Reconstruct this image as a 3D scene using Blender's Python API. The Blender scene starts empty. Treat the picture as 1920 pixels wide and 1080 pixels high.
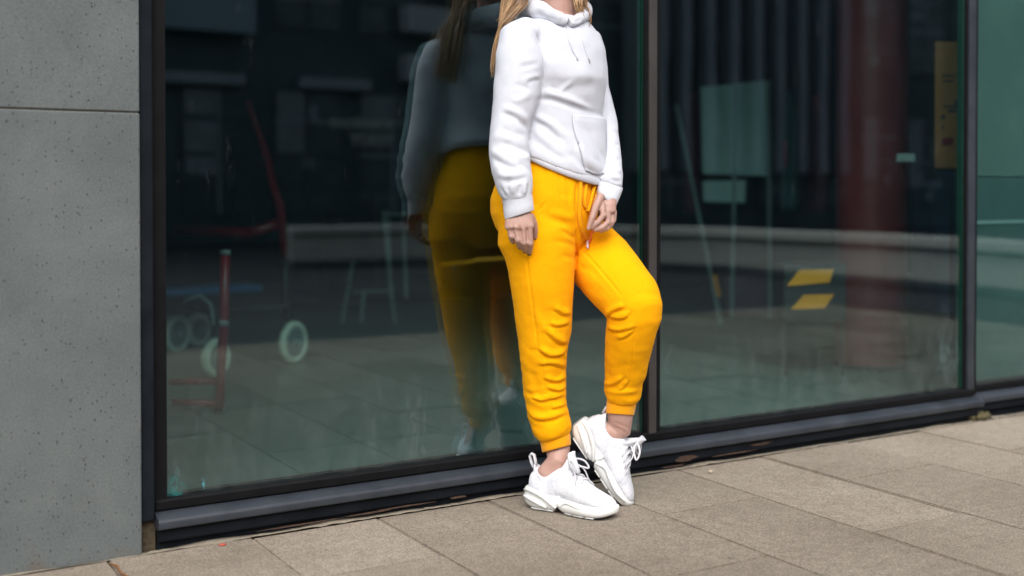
import bpy, bmesh, math, random
import numpy as np
from mathutils import Vector, Matrix, noise as mnoise
from mathutils.bvhtree import BVHTree

random.seed(7)
rng = np.random.default_rng(7)
scene = bpy.context.scene
col = scene.collection

# ------------------------------------------------------------------ camera
CAM_H = 0.93
YAW, PITCH, FPX, CY = math.radians(58.775), math.radians(-0.9387), 2192.8, 386.4
cam_data = bpy.data.cameras.new('camera')
cam = bpy.data.objects.new('camera', cam_data)
col.objects.link(cam)
cam.location = (0, 0, CAM_H)
cam.rotation_euler = (math.pi/2 + PITCH, 0, YAW - math.pi/2)
cam_data.sensor_width = 36.0
cam_data.lens = FPX/1920*36
cam_data.shift_y = -(540-CY)/1920
cam_data.clip_start = 0.05
cam_data.clip_end = 500
cam_data.dof.use_dof = True
cam_data.dof.focus_distance = 3.32
cam_data.dof.aperture_fstop = 1.4
scene.camera = cam

# ------------------------------------------------------------------ sky, sun, exposure
SUN_EL, SUN_AZ = math.radians(47), math.radians(207)     # azimuth: direction the light comes from, from +y clockwise
world = bpy.data.worlds.new('World'); scene.world = world; world.use_nodes = True
nt = world.node_tree; nt.nodes.clear()
out = nt.nodes.new('ShaderNodeOutputWorld'); bg = nt.nodes.new('ShaderNodeBackground')
sky = nt.nodes.new('ShaderNodeTexSky'); sky.sky_type = 'NISHITA'; sky.sun_disc = False
sky.sun_elevation = SUN_EL; sky.sun_rotation = SUN_AZ
sky.air_density = 1.0; sky.dust_density = 4.0; sky.ozone_density = 1.0
hs = nt.nodes.new('ShaderNodeHueSaturation'); hs.inputs['Saturation'].default_value = 0.42
nt.links.new(sky.outputs[0], hs.inputs['Color']); nt.links.new(hs.outputs[0], bg.inputs['Color'])
nt.links.new(bg.outputs[0], out.inputs['Surface']); bg.inputs['Strength'].default_value = 0.15
sun_d = bpy.data.lights.new('sun', 'SUN'); sun_d.energy = 1.15; sun_d.angle = math.radians(60); sun_d.color = (1, .97, .93)
sun = bpy.data.objects.new('sun', sun_d); col.objects.link(sun)
sd = Vector((math.sin(SUN_AZ)*math.cos(SUN_EL), math.cos(SUN_AZ)*math.cos(SUN_EL), math.sin(SUN_EL)))
sun.rotation_euler = sd.to_track_quat('Z', 'Y').to_euler()
scene.view_settings.view_transform = 'Standard'; scene.view_settings.look = 'None'
scene.view_settings.gamma = 1.0; scene.view_settings.exposure = 0.75
scene.render.engine = 'CYCLES'
scene.cycles.use_denoising = True
scene.cycles.max_bounces = 10; scene.cycles.transparent_max_bounces = 16
scene.cycles.sample_clamp_indirect = 6

# ------------------------------------------------------------------ helpers
def link(o, parent=None):
    col.objects.link(o)
    if parent is not None: o.parent = parent
    return o
def tag(o, label=None, cat=None, group=None, kind=None):
    if label: o['label'] = label
    if cat: o['category'] = cat
    if group: o['group'] = group
    if kind: o['kind'] = kind
    return o
def empty(name, loc=(0, 0, 0), rz=0, parent=None):
    o = bpy.data.objects.new(name, None); o.location = loc; o.rotation_euler = (0, 0, rz)
    o.empty_display_size = .1
    return link(o, parent)
class MB:
    """collects geometry in world (or local) coordinates; build() makes ONE mesh object"""
    def __init__(self): self.v = []; self.f = []; self.m = []
    def add(self, vs, fs, mi=0):
        n = len(self.v); self.v += [tuple(map(float, p)) for p in vs]
        self.f += [tuple(i+n for i in f) for f in fs]; self.m += [mi]*len(fs); return self
    def box(self, x0, x1, y0, y1, z0, z1, M=None, mi=0, bev=0):
        if bev:
            bm = bmesh.new(); bmesh.ops.create_cube(bm, size=1)
            for v in bm.verts: v.co = Vector(((x0+x1)/2+v.co.x*(x1-x0), (y0+y1)/2+v.co.y*(y1-y0), (z0+z1)/2+v.co.z*(z1-z0)))
            bmesh.ops.bevel(bm, geom=bm.edges[:], offset=bev, segments=2, affect='EDGES', profile=.5)
            bm.verts.index_update()
            vs = [v.co.copy() for v in bm.verts]; fs = [[v.index for v in f.verts] for f in bm.faces]; bm.free()
        else:
            vs = [Vector(p) for p in ((x0,y0,z0),(x1,y0,z0),(x1,y1,z0),(x0,y1,z0),(x0,y0,z1),(x1,y0,z1),(x1,y1,z1),(x0,y1,z1))]
            fs = [(0,3,2,1),(4,5,6,7),(0,1,5,4),(1,2,6,5),(2,3,7,6),(3,0,4,7)]
        if M is not None: vs = [M @ p for p in vs]
        return self.add(vs, fs, mi)
    def rings(self, rings, closed=True, cap=True, mi=0, loop=False):
        n = len(rings[0]); vs = [p for r in rings for p in r]; fs = []
        R = len(rings)
        for i in range(R if loop else R-1):
            j = (i+1) % R
            for k in range(n if closed else n-1):
                l = (k+1) % n; fs.append((i*n+k, i*n+l, j*n+l, j*n+k))
        if cap and not loop:
            fs.append(tuple(range(n))[::-1]); fs.append(tuple((R-1)*n+k for k in range(n)))
        return self.add(vs, fs, mi)
    def tube(self, pts, r, n=8, mi=0, cap=True, flat=1.0, up=None):
        pts = [np.array(p, float) for p in pts]
        if np.isscalar(r): r = [r]*len(pts)
        rings = []; prev = None
        for i, p in enumerate(pts):
            t = pts[min(i+1, len(pts)-1)] - pts[max(i-1, 0)]; t = t/(np.linalg.norm(t)+1e-12)
            a = prev if prev is not None else (np.array(up, float) if up is not None else (np.array([0, 0, 1.]) if abs(t[2]) < .9 else np.array([1., 0, 0])))
            a = a - t*(a@t); a /= np.linalg.norm(a)+1e-12; prev = a; b = np.cross(t, a)
            rings.append([p + r[i]*(math.cos(2*math.pi*k/n)*a + flat*math.sin(2*math.pi*k/n)*b) for k in range(n)])
        return self.rings(rings, cap=cap, mi=mi)
    def cyl(self, c0, c1, r0, r1=None, n=24, mi=0):
        return self.tube([c0, c1], [r0, r0 if r1 is None else r1], n=n, mi=mi)
    def ellipsoid(self, c, ax, n=16, m=10, mi=0):
        """ax: three axis vectors (already scaled)"""
        c = np.array(c, float); A = [np.array(a, float) for a in ax]; rings = []
        for i in range(1, m):
            th = math.pi*i/m
            rings.append([c + A[2]*math.cos(th) + math.sin(th)*(A[0]*math.cos(2*math.pi*k/n)+A[1]*math.sin(2*math.pi*k/n)) for k in range(n)])
        return self.rings(rings, mi=mi)
    def mesh(self, name='mesh'):
        me = bpy.data.meshes.new(name); me.from_pydata(self.v, [], self.f); me.validate(); me.update(); return me
    def build(self, name, mat, parent=None, smooth=False, fixn=True, auto=None):
        me = self.mesh(name)
        mats = mat if isinstance(mat, (list, tuple)) else [mat]
        for m_ in mats: me.materials.append(m_)
        if len(mats) > 1 and len(me.polygons) == len(self.m): me.polygons.foreach_set('material_index', self.m)
        if fixn:
            bm = bmesh.new(); bm.from_mesh(me); bmesh.ops.recalc_face_normals(bm, faces=bm.faces[:]); bm.to_mesh(me); bm.free()
        if smooth: me.shade_smooth()
        if auto is not None:
            me.shade_smooth()
            bm = bmesh.new(); bm.from_mesh(me)
            for e in bm.edges:
                if len(e.link_faces) == 2 and e.calc_face_angle(0) > auto: e.smooth = False
            bm.to_mesh(me); bm.free()
        o = bpy.data.objects.new(name, me); return link(o, parent)

def smooth_poly(P, n=6):
    P = [np.array(p, float) for p in P]; out_ = []
    for i in range(len(P)-1):
        p0, p1, p2, p3 = P[max(i-1, 0)], P[i], P[i+1], P[min(i+2, len(P)-1)]
        for k in range(n):
            t_ = k/n; out_.append(.5*((2*p1)+(-p0+p2)*t_+(2*p0-5*p1+4*p2-p3)*t_*t_+(-p0+3*p1-3*p2+p3)*t_**3))
    out_.append(P[-1]); return out_

# ------------------------------------------------------------------ materials
def newmat(name):
    m = bpy.data.materials.new(name); m.use_nodes = True; n = m.node_tree.nodes; n.clear()
    o = n.new('ShaderNodeOutputMaterial'); b = n.new('ShaderNodeBsdfPrincipled')
    m.node_tree.links.new(b.outputs[0], o.inputs['Surface']); return m, m.node_tree, b
def N(t, kind, **kw):
    n = t.nodes.new(kind)
    for k, v in kw.items():
        if k in n.inputs: n.inputs[k].default_value = v
        else: setattr(n, k, v)
    return n
def ramp(t, stops, interp='LINEAR'):
    r = t.nodes.new('ShaderNodeValToRGB'); r.color_ramp.interpolation = interp; e = r.color_ramp.elements
    while len(e) < len(stops): e.new(.5)
    for el, (p, c) in zip(e, stops):
        el.position = p; el.color = (*c, 1) if len(c) == 3 else c
    return r
def texco(t, space='Object', scale=(1, 1, 1)):
    c = t.nodes.new('ShaderNodeTexCoord'); m = t.nodes.new('ShaderNodeMapping'); m.inputs['Scale'].default_value = scale
    t.links.new(c.outputs[space], m.inputs['Vector']); return m
def mat_noise(name, c0, c1, scale=8, rough=.6, bump=0.0, bscale=200, metallic=0.0, spec=.5, detail=6, sheen=0.0, random_tint=0.0, rough_var=0.0, coat=0.0):
    """surface whose colour drifts between two tones, with fine relief"""
    m, t, b = newmat(name); co = texco(t)
    n = N(t, 'ShaderNodeTexNoise', Scale=scale, Detail=detail, Roughness=.6); t.links.new(co.outputs[0], n.inputs['Vector'])
    r = ramp(t, [(.3, c0), (.7, c1)]); t.links.new(n.outputs['Fac'], r.inputs[0]); colout = r.outputs[0]
    if random_tint:
        oi = t.nodes.new('ShaderNodeObjectInfo'); mr = N(t, 'ShaderNodeMapRange'); mr.inputs['To Min'].default_value = 1-random_tint; mr.inputs['To Max'].default_value = 1+random_tint
        t.links.new(oi.outputs['Random'], mr.inputs['Value']); hv = t.nodes.new('ShaderNodeHueSaturation')
        t.links.new(mr.outputs[0], hv.inputs['Value']); t.links.new(colout, hv.inputs['Color']); colout = hv.outputs[0]
    t.links.new(colout, b.inputs['Base Color'])
    b.inputs['Roughness'].default_value = rough; b.inputs['Metallic'].default_value = metallic; b.inputs['Specular IOR Level'].default_value = spec
    if coat: b.inputs['Coat Weight'].default_value = coat
    if sheen: b.inputs['Sheen Weight'].default_value = sheen; b.inputs['Sheen Roughness'].default_value = .5
    if rough_var:
        mr = N(t, 'ShaderNodeMapRange'); mr.inputs['To Min'].default_value = rough-rough_var; mr.inputs['To Max'].default_value = rough+rough_var
        t.links.new(n.outputs['Fac'], mr.inputs['Value']); t.links.new(mr.outputs[0], b.inputs['Roughness'])
    if bump:
        n2 = N(t, 'ShaderNodeTexNoise', Scale=bscale, Detail=4); t.links.new(co.outputs[0], n2.inputs['Vector'])
        bp = N(t, 'ShaderNodeBump', Strength=bump, Distance=.002); t.links.new(n2.outputs['Fac'], bp.inputs['Height']); t.links.new(bp.outputs[0], b.inputs['Normal'])
    return m

def mat_paving():
    m, t, b = newmat('paving_concrete'); co = N(t, 'ShaderNodeTexCoord')
    geo = N(t, 'ShaderNodeNewGeometry'); oi = N(t, 'ShaderNodeObjectInfo')
    P = geo.outputs['Position']
    n1 = N(t, 'ShaderNodeTexNoise', Scale=1.7, Detail=5, Roughness=.65); t.links.new(P, n1.inputs['Vector'])
    n2 = N(t, 'ShaderNodeTexNoise', Scale=170, Detail=5, Roughness=.85); t.links.new(P, n2.inputs['Vector'])
    n3 = N(t, 'ShaderNodeTexNoise', Scale=26, Detail=6, Roughness=.7); t.links.new(P, n3.inputs['Vector'])
    r1 = ramp(t, [(.3, (.232, .194, .153)), (.5, (.284, .241, .193)), (.72, (.330, .284, .231))]); t.links.new(n1.outputs['Fac'], r1.inputs[0])
    r2 = ramp(t, [(.34, (.42, .41, .40)), (.5, (1, 1, 1)), (.66, (1.62, 1.58, 1.52))]); t.links.new(n2.outputs['Fac'], r2.inputs[0])
    r3 = ramp(t, [(.3, (.80, .80, .80)), (.62, (1.06, 1.06, 1.06))]); t.links.new(n3.outputs['Fac'], r3.inputs[0])
    m1 = N(t, 'ShaderNodeMix', data_type='RGBA', blend_type='MULTIPLY'); m1.inputs['Factor'].default_value = 1
    t.links.new(r1.outputs[0], m1.inputs['A']); t.links.new(r2.outputs[0], m1.inputs['B'])
    m2 = N(t, 'ShaderNodeMix', data_type='RGBA', blend_type='MULTIPLY'); m2.inputs['Factor'].default_value = 1
    t.links.new(m1.outputs['Result'], m2.inputs['A']); t.links.new(r3.outputs[0], m2.inputs['B'])
    # sparse chips and old gum spots
    vo = N(t, 'ShaderNodeTexVoronoi', Scale=9.0); t.links.new(P, vo.inputs['Vector'])
    wn = N(t, 'ShaderNodeTexNoise', Scale=60, Detail=2); t.links.new(P, wn.inputs['Vector'])
    ad = N(t, 'ShaderNodeMath', operation='MULTIPLY_ADD'); t.links.new(wn.outputs['Fac'], ad.inputs[0]); ad.inputs[1].default_value = .12; t.links.new(vo.outputs['Distance'], ad.inputs[2])
    rs = ramp(t, [(.085, (1, 1, 1)), (.11, (0, 0, 0))]); t.links.new(ad.outputs[0], rs.inputs[0])
    gate = N(t, 'ShaderNodeMath', operation='GREATER_THAN'); gate.inputs[1].default_value = .62
    sep = N(t, 'ShaderNodeSeparateColor'); t.links.new(vo.outputs['Color'], sep.inputs[0]); t.links.new(sep.outputs[0], gate.inputs[0])
    gm = N(t, 'ShaderNodeMath', operation='MULTIPLY'); t.links.new(rs.outputs[0], gm.inputs[0]); t.links.new(gate.outputs[0], gm.inputs[1])
    m3 = N(t, 'ShaderNodeMix', data_type='RGBA'); t.links.new(gm.outputs[0], m3.inputs['Factor']); t.links.new(m2.outputs['Result'], m3.inputs['A']); m3.inputs['B'].default_value = (.14, .12, .1, 1)
    hv = N(t, 'ShaderNodeHueSaturation'); mr = N(t, 'ShaderNodeMapRange'); mr.inputs['To Min'].default_value = .76; mr.inputs['To Max'].default_value = 1.1
    t.links.new(oi.outputs['Random'], mr.inputs['Value']); t.links.new(mr.outputs[0], hv.inputs['Value']); t.links.new(m3.outputs['Result'], hv.inputs['Color'])
    t.links.new(hv.outputs[0], b.inputs['Base Color'])
    b.inputs['Roughness'].default_value = .85; b.inputs['Specular IOR Level'].default_value = .3
    bp = N(t, 'ShaderNodeBump', Strength=.7, Distance=.002); t.links.new(n2.outputs['Fac'], bp.inputs['Height'])
    bp2 = N(t, 'ShaderNodeBump', Strength=.35, Distance=.003); t.links.new(n3.outputs['Fac'], bp2.inputs['Height']); t.links.new(bp.outputs[0], bp2.inputs['Normal'])
    t.links.new(bp2.outputs[0], b.inputs['Normal']); return m

def mat_concrete_wall():
    m, t, b = newmat('pitted_concrete'); geo = N(t, 'ShaderNodeNewGeometry'); P = geo.outputs['Position']
    n1 = N(t, 'ShaderNodeTexNoise', Scale=3.0, Detail=8, Roughness=.68, Distortion=.4); t.links.new(P, n1.inputs['Vector'])
    r1 = ramp(t, [(.28, (.090, .104, .105)), (.5, (.114, .129, .129)), (.74, (.142, .157, .155))]); t.links.new(n1.outputs['Fac'], r1.inputs[0])
    n2 = N(t, 'ShaderNodeTexNoise', Scale=190, Detail=4, Roughness=.8); t.links.new(P, n2.inputs['Vector'])
    r2 = ramp(t, [(.3, (.74, .74, .74)), (.7, (1.2, 1.2, 1.2))]); t.links.new(n2.outputs['Fac'], r2.inputs[0])
    mx = N(t, 'ShaderNodeMix', data_type='RGBA', blend_type='MULTIPLY'); mx.inputs['Factor'].default_value = 1
    t.links.new(r1.outputs[0], mx.inputs['A']); t.links.new(r2.outputs[0], mx.inputs['B'])
    # air-hole pits of two sizes, warped so they are not round
    mp = N(t, 'ShaderNodeMapping'); mp.inputs['Scale'].default_value = (1, 1, .62); t.links.new(P, mp.inputs['Vector'])
    wn = N(t, 'ShaderNodeTexNoise', Scale=38, Detail=4, Roughness=.7); t.links.new(P, wn.inputs['Vector'])
    pit = None
    for sc_, thr, gate_v in ((95, .185, .5), (55, .12, .5), (26, .075, .62)):
        vo = N(t, 'ShaderNodeTexVoronoi', Scale=sc_); t.links.new(mp.outputs[0], vo.inputs['Vector'])
        ad = N(t, 'ShaderNodeMath', operation='MULTIPLY_ADD'); t.links.new(wn.outputs['Fac'], ad.inputs[0]); ad.inputs[1].default_value = .42; t.links.new(vo.outputs['Distance'], ad.inputs[2])
        rs = ramp(t, [(thr+.13, (1, 1, 1)), (thr+.19, (0, 0, 0))]); t.links.new(ad.outputs[0], rs.inputs[0])
        sep = N(t, 'ShaderNodeSeparateColor'); t.links.new(vo.outputs['Color'], sep.inputs[0])
        gt = N(t, 'ShaderNodeMath', operation='GREATER_THAN'); gt.inputs[1].default_value = gate_v; t.links.new(sep.outputs[0], gt.inputs[0])
        gm = N(t, 'ShaderNodeMath', operation='MULTIPLY'); t.links.new(rs.outputs[0], gm.inputs[0]); t.links.new(gt.outputs[0], gm.inputs[1])
        if pit is None: pit = gm
        else:
            mm = N(t, 'ShaderNodeMath', operation='MAXIMUM'); t.links.new(pit.outputs[0], mm.inputs[0]); t.links.new(gm.outputs[0], mm.inputs[1]); pit = mm
    # rust-brown stains low on the wall
    n4 = N(t, 'ShaderNodeTexNoise', Scale=9, Detail=4); t.links.new(P, n4.inputs['Vector'])
    sx = N(t, 'ShaderNodeSeparateXYZ'); t.links.new(P, sx.inputs[0])
    mz = N(t, 'ShaderNodeMapRange'); mz.inputs['From Min'].default_value = .02; mz.inputs['From Max'].default_value = .22; mz.inputs['To Min'].default_value = .16; mz.inputs['To Max'].default_value = -.1
    t.links.new(sx.outputs['Z'], mz.inputs['Value'])
    st = N(t, 'ShaderNodeMath', operation='ADD'); t.links.new(n4.outputs['Fac'], st.inputs[0]); t.links.new(mz.outputs[0], st.inputs[1])
    rst = ramp(t, [(.66, (0, 0, 0)), (.85, (.5, .5, .5))]); t.links.new(st.outputs[0], rst.inputs[0])
    ms = N(t, 'ShaderNodeMix', data_type='RGBA'); t.links.new(rst.outputs[0], ms.inputs['Factor']); t.links.new(mx.outputs['Result'], ms.inputs['A']); ms.inputs['B'].default_value = (.13, .09, .06, 1)
    mp2 = N(t, 'ShaderNodeMix', data_type='RGBA'); fm = N(t, 'ShaderNodeMath', operation='MULTIPLY'); fm.inputs[1].default_value = .55
    t.links.new(pit.outputs[0], fm.inputs[0]); t.links.new(fm.outputs[0], mp2.inputs['Factor']); t.links.new(ms.outputs['Result'], mp2.inputs['A']); mp2.inputs['B'].default_value = (.06, .05, .045, 1)
    t.links.new(mp2.outputs['Result'], b.inputs['Base Color']); b.inputs['Roughness'].default_value = .82; b.inputs['Specular IOR Level'].default_value = .3
    bp = N(t, 'ShaderNodeBump', Strength=.8, Distance=.004, invert=True); t.links.new(pit.outputs[0], bp.inputs['Height'])
    bp2 = N(t, 'ShaderNodeBump', Strength=.25, Distance=.002); t.links.new(n2.outputs['Fac'], bp2.inputs['Height']); t.links.new(bp.outputs[0], bp2.inputs['Normal'])
    t.links.new(bp2.outputs[0], b.inputs['Normal']); return m

def mat_glass(name, tint=(.80, .9, .87), r0=.05, smear=0.0):
    m = bpy.data.materials.new(name); m.use_nodes = True; t = m.node_tree; t.nodes.clear()
    o = t.nodes.new('ShaderNodeOutputMaterial')
    lw = N(t, 'ShaderNodeLayerWeight', Blend=.5)
    p5 = N(t, 'ShaderNodeMath', operation='POWER'); p5.inputs[1].default_value = 5; t.links.new(lw.outputs['Facing'], p5.inputs[0])
    ma = N(t, 'ShaderNodeMath', operation='MULTIPLY_ADD'); t.links.new(p5.outputs[0], ma.inputs[0]); ma.inputs[1].default_value = 1-r0; ma.inputs[2].default_value = r0
    tr = N(t, 'ShaderNodeBsdfTransparent'); tr.inputs['Color'].default_value = (*tint, 1)
    gl = N(t, 'ShaderNodeBsdfGlossy'); gl.inputs['Roughness'].default_value = 0.0; gl.inputs['Color'].default_value = (.82, .93, 1, 1)
    # very slight waviness of the sheet
    geo = N(t, 'ShaderNodeNewGeometry'); nz = N(t, 'ShaderNodeTexNoise', Scale=1.3, Detail=1); t.links.new(geo.outputs['Position'], nz.inputs['Vector'])
    bp = N(t, 'ShaderNodeBump', Strength=.12, Distance=.01); t.links.new(nz.outputs['Fac'], bp.inputs['Height']); t.links.new(bp.outputs[0], gl.inputs['Normal'])
    mx = N(t, 'ShaderNodeMixShader'); t.links.new(ma.outputs[0], mx.inputs['Fac']); t.links.new(tr.outputs[0], mx.inputs[1]); t.links.new(gl.outputs[0], mx.inputs[2])
    last = mx
    if smear:
        # dust and dried splashes that gather towards the bottom edge and corners of the sheet
        sx = N(t, 'ShaderNodeSeparateXYZ'); t.links.new(geo.outputs['Position'], sx.inputs[0])
        mp = N(t, 'ShaderNodeMapping'); mp.inputs['Scale'].default_value = (1, 1, .35); t.links.new(geo.outputs['Position'], mp.inputs['Vector'])
        n1 = N(t, 'ShaderNodeTexNoise', Scale=22, Detail=9, Roughness=.72); t.links.new(mp.outputs[0], n1.inputs['Vector'])
        mz = N(t, 'ShaderNodeMapRange'); mz.inputs['From Min'].default_value = .1; mz.inputs['From Max'].default_value = .5; mz.inputs['To Min'].default_value = .2; mz.inputs['To Max'].default_value = 0
        t.links.new(sx.outputs['Z'], mz.inputs['Value'])
        sm = N(t, 'ShaderNodeMath', operation='ADD'); t.links.new(n1.outputs['Fac'], sm.inputs[0]); t.links.new(mz.outputs[0], sm.inputs[1])
        rr = ramp(t, [(.6, (0, 0, 0)), (.95, (smear, smear, smear))]); t.links.new(sm.outputs[0], rr.inputs[0])
        df = N(t, 'ShaderNodeBsdfDiffuse'); df.inputs['Color'].default_value = (.35, .42, .42, 1)
        mx2 = N(t, 'ShaderNodeMixShader'); t.links.new(rr.outputs[0], mx2.inputs['Fac']); t.links.new(mx.outputs[0], mx2.inputs[1]); t.links.new(df.outputs[0], mx2.inputs[2]); last = mx2
        # dried splashes: teal algae in the corner, chalky smears lower down (x, z, half width, half height, colour, strength)
        for gx, gz, gw, gh, gc, gs in ((.822, .135, .045, .07, (.04, .34, .32), .75), (.90, .15, .006, .03, (.08, .5, .55), .8), (3.86, .26, .14, .22, (.18, .30, .30), .28), (1.52, .20, .07, .16, (.4, .46, .5), .13), (1.78, .3, .05, .24, (.4, .45, .52), .13)):
            vs_ = N(t, 'ShaderNodeVectorMath', operation='SUBTRACT'); t.links.new(geo.outputs['Position'], vs_.inputs[0]); vs_.inputs[1].default_value = (gx, 3.055, gz)
            vm_ = N(t, 'ShaderNodeVectorMath', operation='MULTIPLY'); t.links.new(vs_.outputs[0], vm_.inputs[0]); vm_.inputs[1].default_value = (1/gw, 0, 1/gh)
            vl_ = N(t, 'ShaderNodeVectorMath', operation='LENGTH'); t.links.new(vm_.outputs[0], vl_.inputs[0])
            ng = N(t, 'ShaderNodeTexNoise', Scale=70, Detail=8, Roughness=.75, Distortion=.8); t.links.new(mp.outputs[0], ng.inputs['Vector'])
            sb = N(t, 'ShaderNodeMath', operation='MULTIPLY_ADD'); t.links.new(vl_.outputs['Value'], sb.inputs[0]); sb.inputs[1].default_value = -.22; t.links.new(ng.outputs['Fac'], sb.inputs[2])
            rg = ramp(t, [(.38, (0, 0, 0)), (.60, (gs, gs, gs))]); t.links.new(sb.outputs[0], rg.inputs[0])
            dg_ = N(t, 'ShaderNodeBsdfDiffuse'); dg_.inputs['Color'].default_value = (*gc, 1)
            mg = N(t, 'ShaderNodeMixShader'); t.links.new(rg.outputs[0], mg.inputs['Fac']); t.links.new(last.outputs[0], mg.inputs[1]); t.links.new(dg_.outputs[0], mg.inputs[2]); last = mg
    t.links.new(last.outputs[0], o.inputs['Surface']); return m

def mat_fabric(name, c, fuzz=.25, bump=.35, scale=420, var=.06, wrinkle=0.0):
    m, t, b = newmat(name); co = texco(t)
    n = N(t, 'ShaderNodeTexNoise', Scale=7, Detail=5); t.links.new(co.outputs[0], n.inputs['Vector'])
    lo = tuple(x*(1-var) for x in c); hi = tuple(min(1, x*(1+var)) for x in c)
    r = ramp(t, [(.3, lo), (.7, hi)]); t.links.new(n.outputs['Fac'], r.inputs[0])
    nm = N(t, 'ShaderNodeTexNoise', Scale=190, Detail=3, Roughness=.75); t.links.new(co.outputs[0], nm.inputs['Vector']); lo_m = .97 if var < .03 else .91; rm = ramp(t, [(.3, (lo_m,)*3), (.7, (1.03, 1.03, 1.03))]); t.links.new(nm.outputs['Fac'], rm.inputs[0])
    mm = N(t, 'ShaderNodeMix', data_type='RGBA', blend_type='MULTIPLY'); mm.inputs['Factor'].default_value = 1; t.links.new(r.outputs[0], mm.inputs['A']); t.links.new(rm.outputs[0], mm.inputs['B']); t.links.new(mm.outputs['Result'], b.inputs['Base Color'])
    b.inputs['Roughness'].default_value = .92; b.inputs['Specular IOR Level'].default_value = .08
    b.inputs['Sheen Weight'].default_value = fuzz; b.inputs['Sheen Roughness'].default_value = .45
    n2 = N(t, 'ShaderNodeTexNoise', Scale=scale*.5, Detail=4, Roughness=.75); t.links.new(co.outputs[0], n2.inputs['Vector'])
    bp = N(t, 'ShaderNodeBump', Strength=bump*1.3, Distance=.002); t.links.new(n2.outputs['Fac'], bp.inputs['Height'])
    last = bp
    if wrinkle:
        n3 = N(t, 'ShaderNodeTexNoise', Scale=16, Detail=4, Roughness=.55, Distortion=.6); t.links.new(co.outputs[0], n3.inputs['Vector'])
        b3 = N(t, 'ShaderNodeBump', Strength=wrinkle, Distance=.012); t.links.new(n3.outputs['Fac'], b3.inputs['Height']); t.links.new(bp.outputs[0], b3.inputs['Normal']); last = b3
    t.links.new(last.outputs[0], b.inputs['Normal']); return m

def mat_rib(name, c):
    """ribbed knit: fine ridges that run round the band by its u attribute"""
    m, t, b = newmat(name)
    at = N(t, 'ShaderNodeUVMap'); wv = N(t, 'ShaderNodeTexWave', Scale=1.0, Distortion=.3); wv.bands_direction = 'X'
    t.links.new(at.outputs[0], wv.inputs['Vector'])
    r = ramp(t, [(0, tuple(x*.95 for x in c)), (1, c)]); t.links.new(wv.outputs['Fac'], r.inputs[0]); t.links.new(r.outputs[0], b.inputs['Base Color'])
    b.inputs['Roughness'].default_value = .92; b.inputs['Specular IOR Level'].default_value = .15; b.inputs['Sheen Weight'].default_value = .2
    bp = N(t, 'ShaderNodeBump', Strength=.18, Distance=.0015); t.links.new(wv.outputs['Fac'], bp.inputs['Height']); t.links.new(bp.outputs[0], b.inputs['Normal']); return m

def mat_skin():
    m, t, b = newmat('skin'); co = texco(t)
    n = N(t, 'ShaderNodeTexNoise', Scale=24, Detail=4); t.links.new(co.outputs[0], n.inputs['Vector'])
    r = ramp(t, [(.3, (.39, .225, .18)), (.7, (.46, .285, .235))]); t.links.new(n.outputs['Fac'], r.inputs[0])
    # lips and nails come from a painted attribute
    at = N(t, 'ShaderNodeAttribute', attribute_name='paint'); mx = N(t, 'ShaderNodeMix', data_type='RGBA')
    t.links.new(at.outputs['Alpha'], mx.inputs['Factor']); t.links.new(r.outputs[0], mx.inputs['A']); t.links.new(at.outputs['Color'], mx.inputs['B'])
    t.links.new(mx.outputs['Result'], b.inputs['Base Color']); b.inputs['Roughness'].default_value = .5
    b.inputs['Subsurface Weight'].default_value = .15; b.inputs['Subsurface Radius'].default_value = (.012, .005, .003); b.inputs['Subsurface Scale'].default_value = .6
    n2 = N(t, 'ShaderNodeTexNoise', Scale=600, Detail=2); t.links.new(co.outputs[0], n2.inputs['Vector'])
    bp = N(t, 'ShaderNodeBump', Strength=.15, Distance=.001); t.links.new(n2.outputs['Fac'], bp.inputs['Height']); t.links.new(bp.outputs[0], b.inputs['Normal']); return m

def mat_knit():
    m, t, b = newmat('shoe_knit'); co = texco(t)
    n = N(t, 'ShaderNodeTexNoise', Scale=26, Detail=2, Roughness=.5); t.links.new(co.outputs[0], n.inputs['Vector'])
    w = N(t, 'ShaderNodeTexNoise', Scale=230, Detail=3, Distortion=1.6); t.links.new(co.outputs[0], w.inputs['Vector'])
    mu = N(t, 'ShaderNodeMath', operation='MULTIPLY'); t.links.new(n.outputs['Fac'], mu.inputs[0]); t.links.new(w.outputs['Fac'], mu.inputs[1])
    r = ramp(t, [(.15, (.54, .55, .61)), (.23, (.70, .71, .76)), (.33, (.76, .77, .80))]); t.links.new(mu.outputs[0], r.inputs[0]); t.links.new(r.outputs[0], b.inputs['Base Color'])
    b.inputs['Roughness'].default_value = .85; b.inputs['Specular IOR Level'].default_value = .2
    bp = N(t, 'ShaderNodeBump', Strength=.5, Distance=.0015); t.links.new(w.outputs['Fac'], bp.inputs['Height']); t.links.new(bp.outputs[0], b.inputs['Normal']); return m

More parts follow.
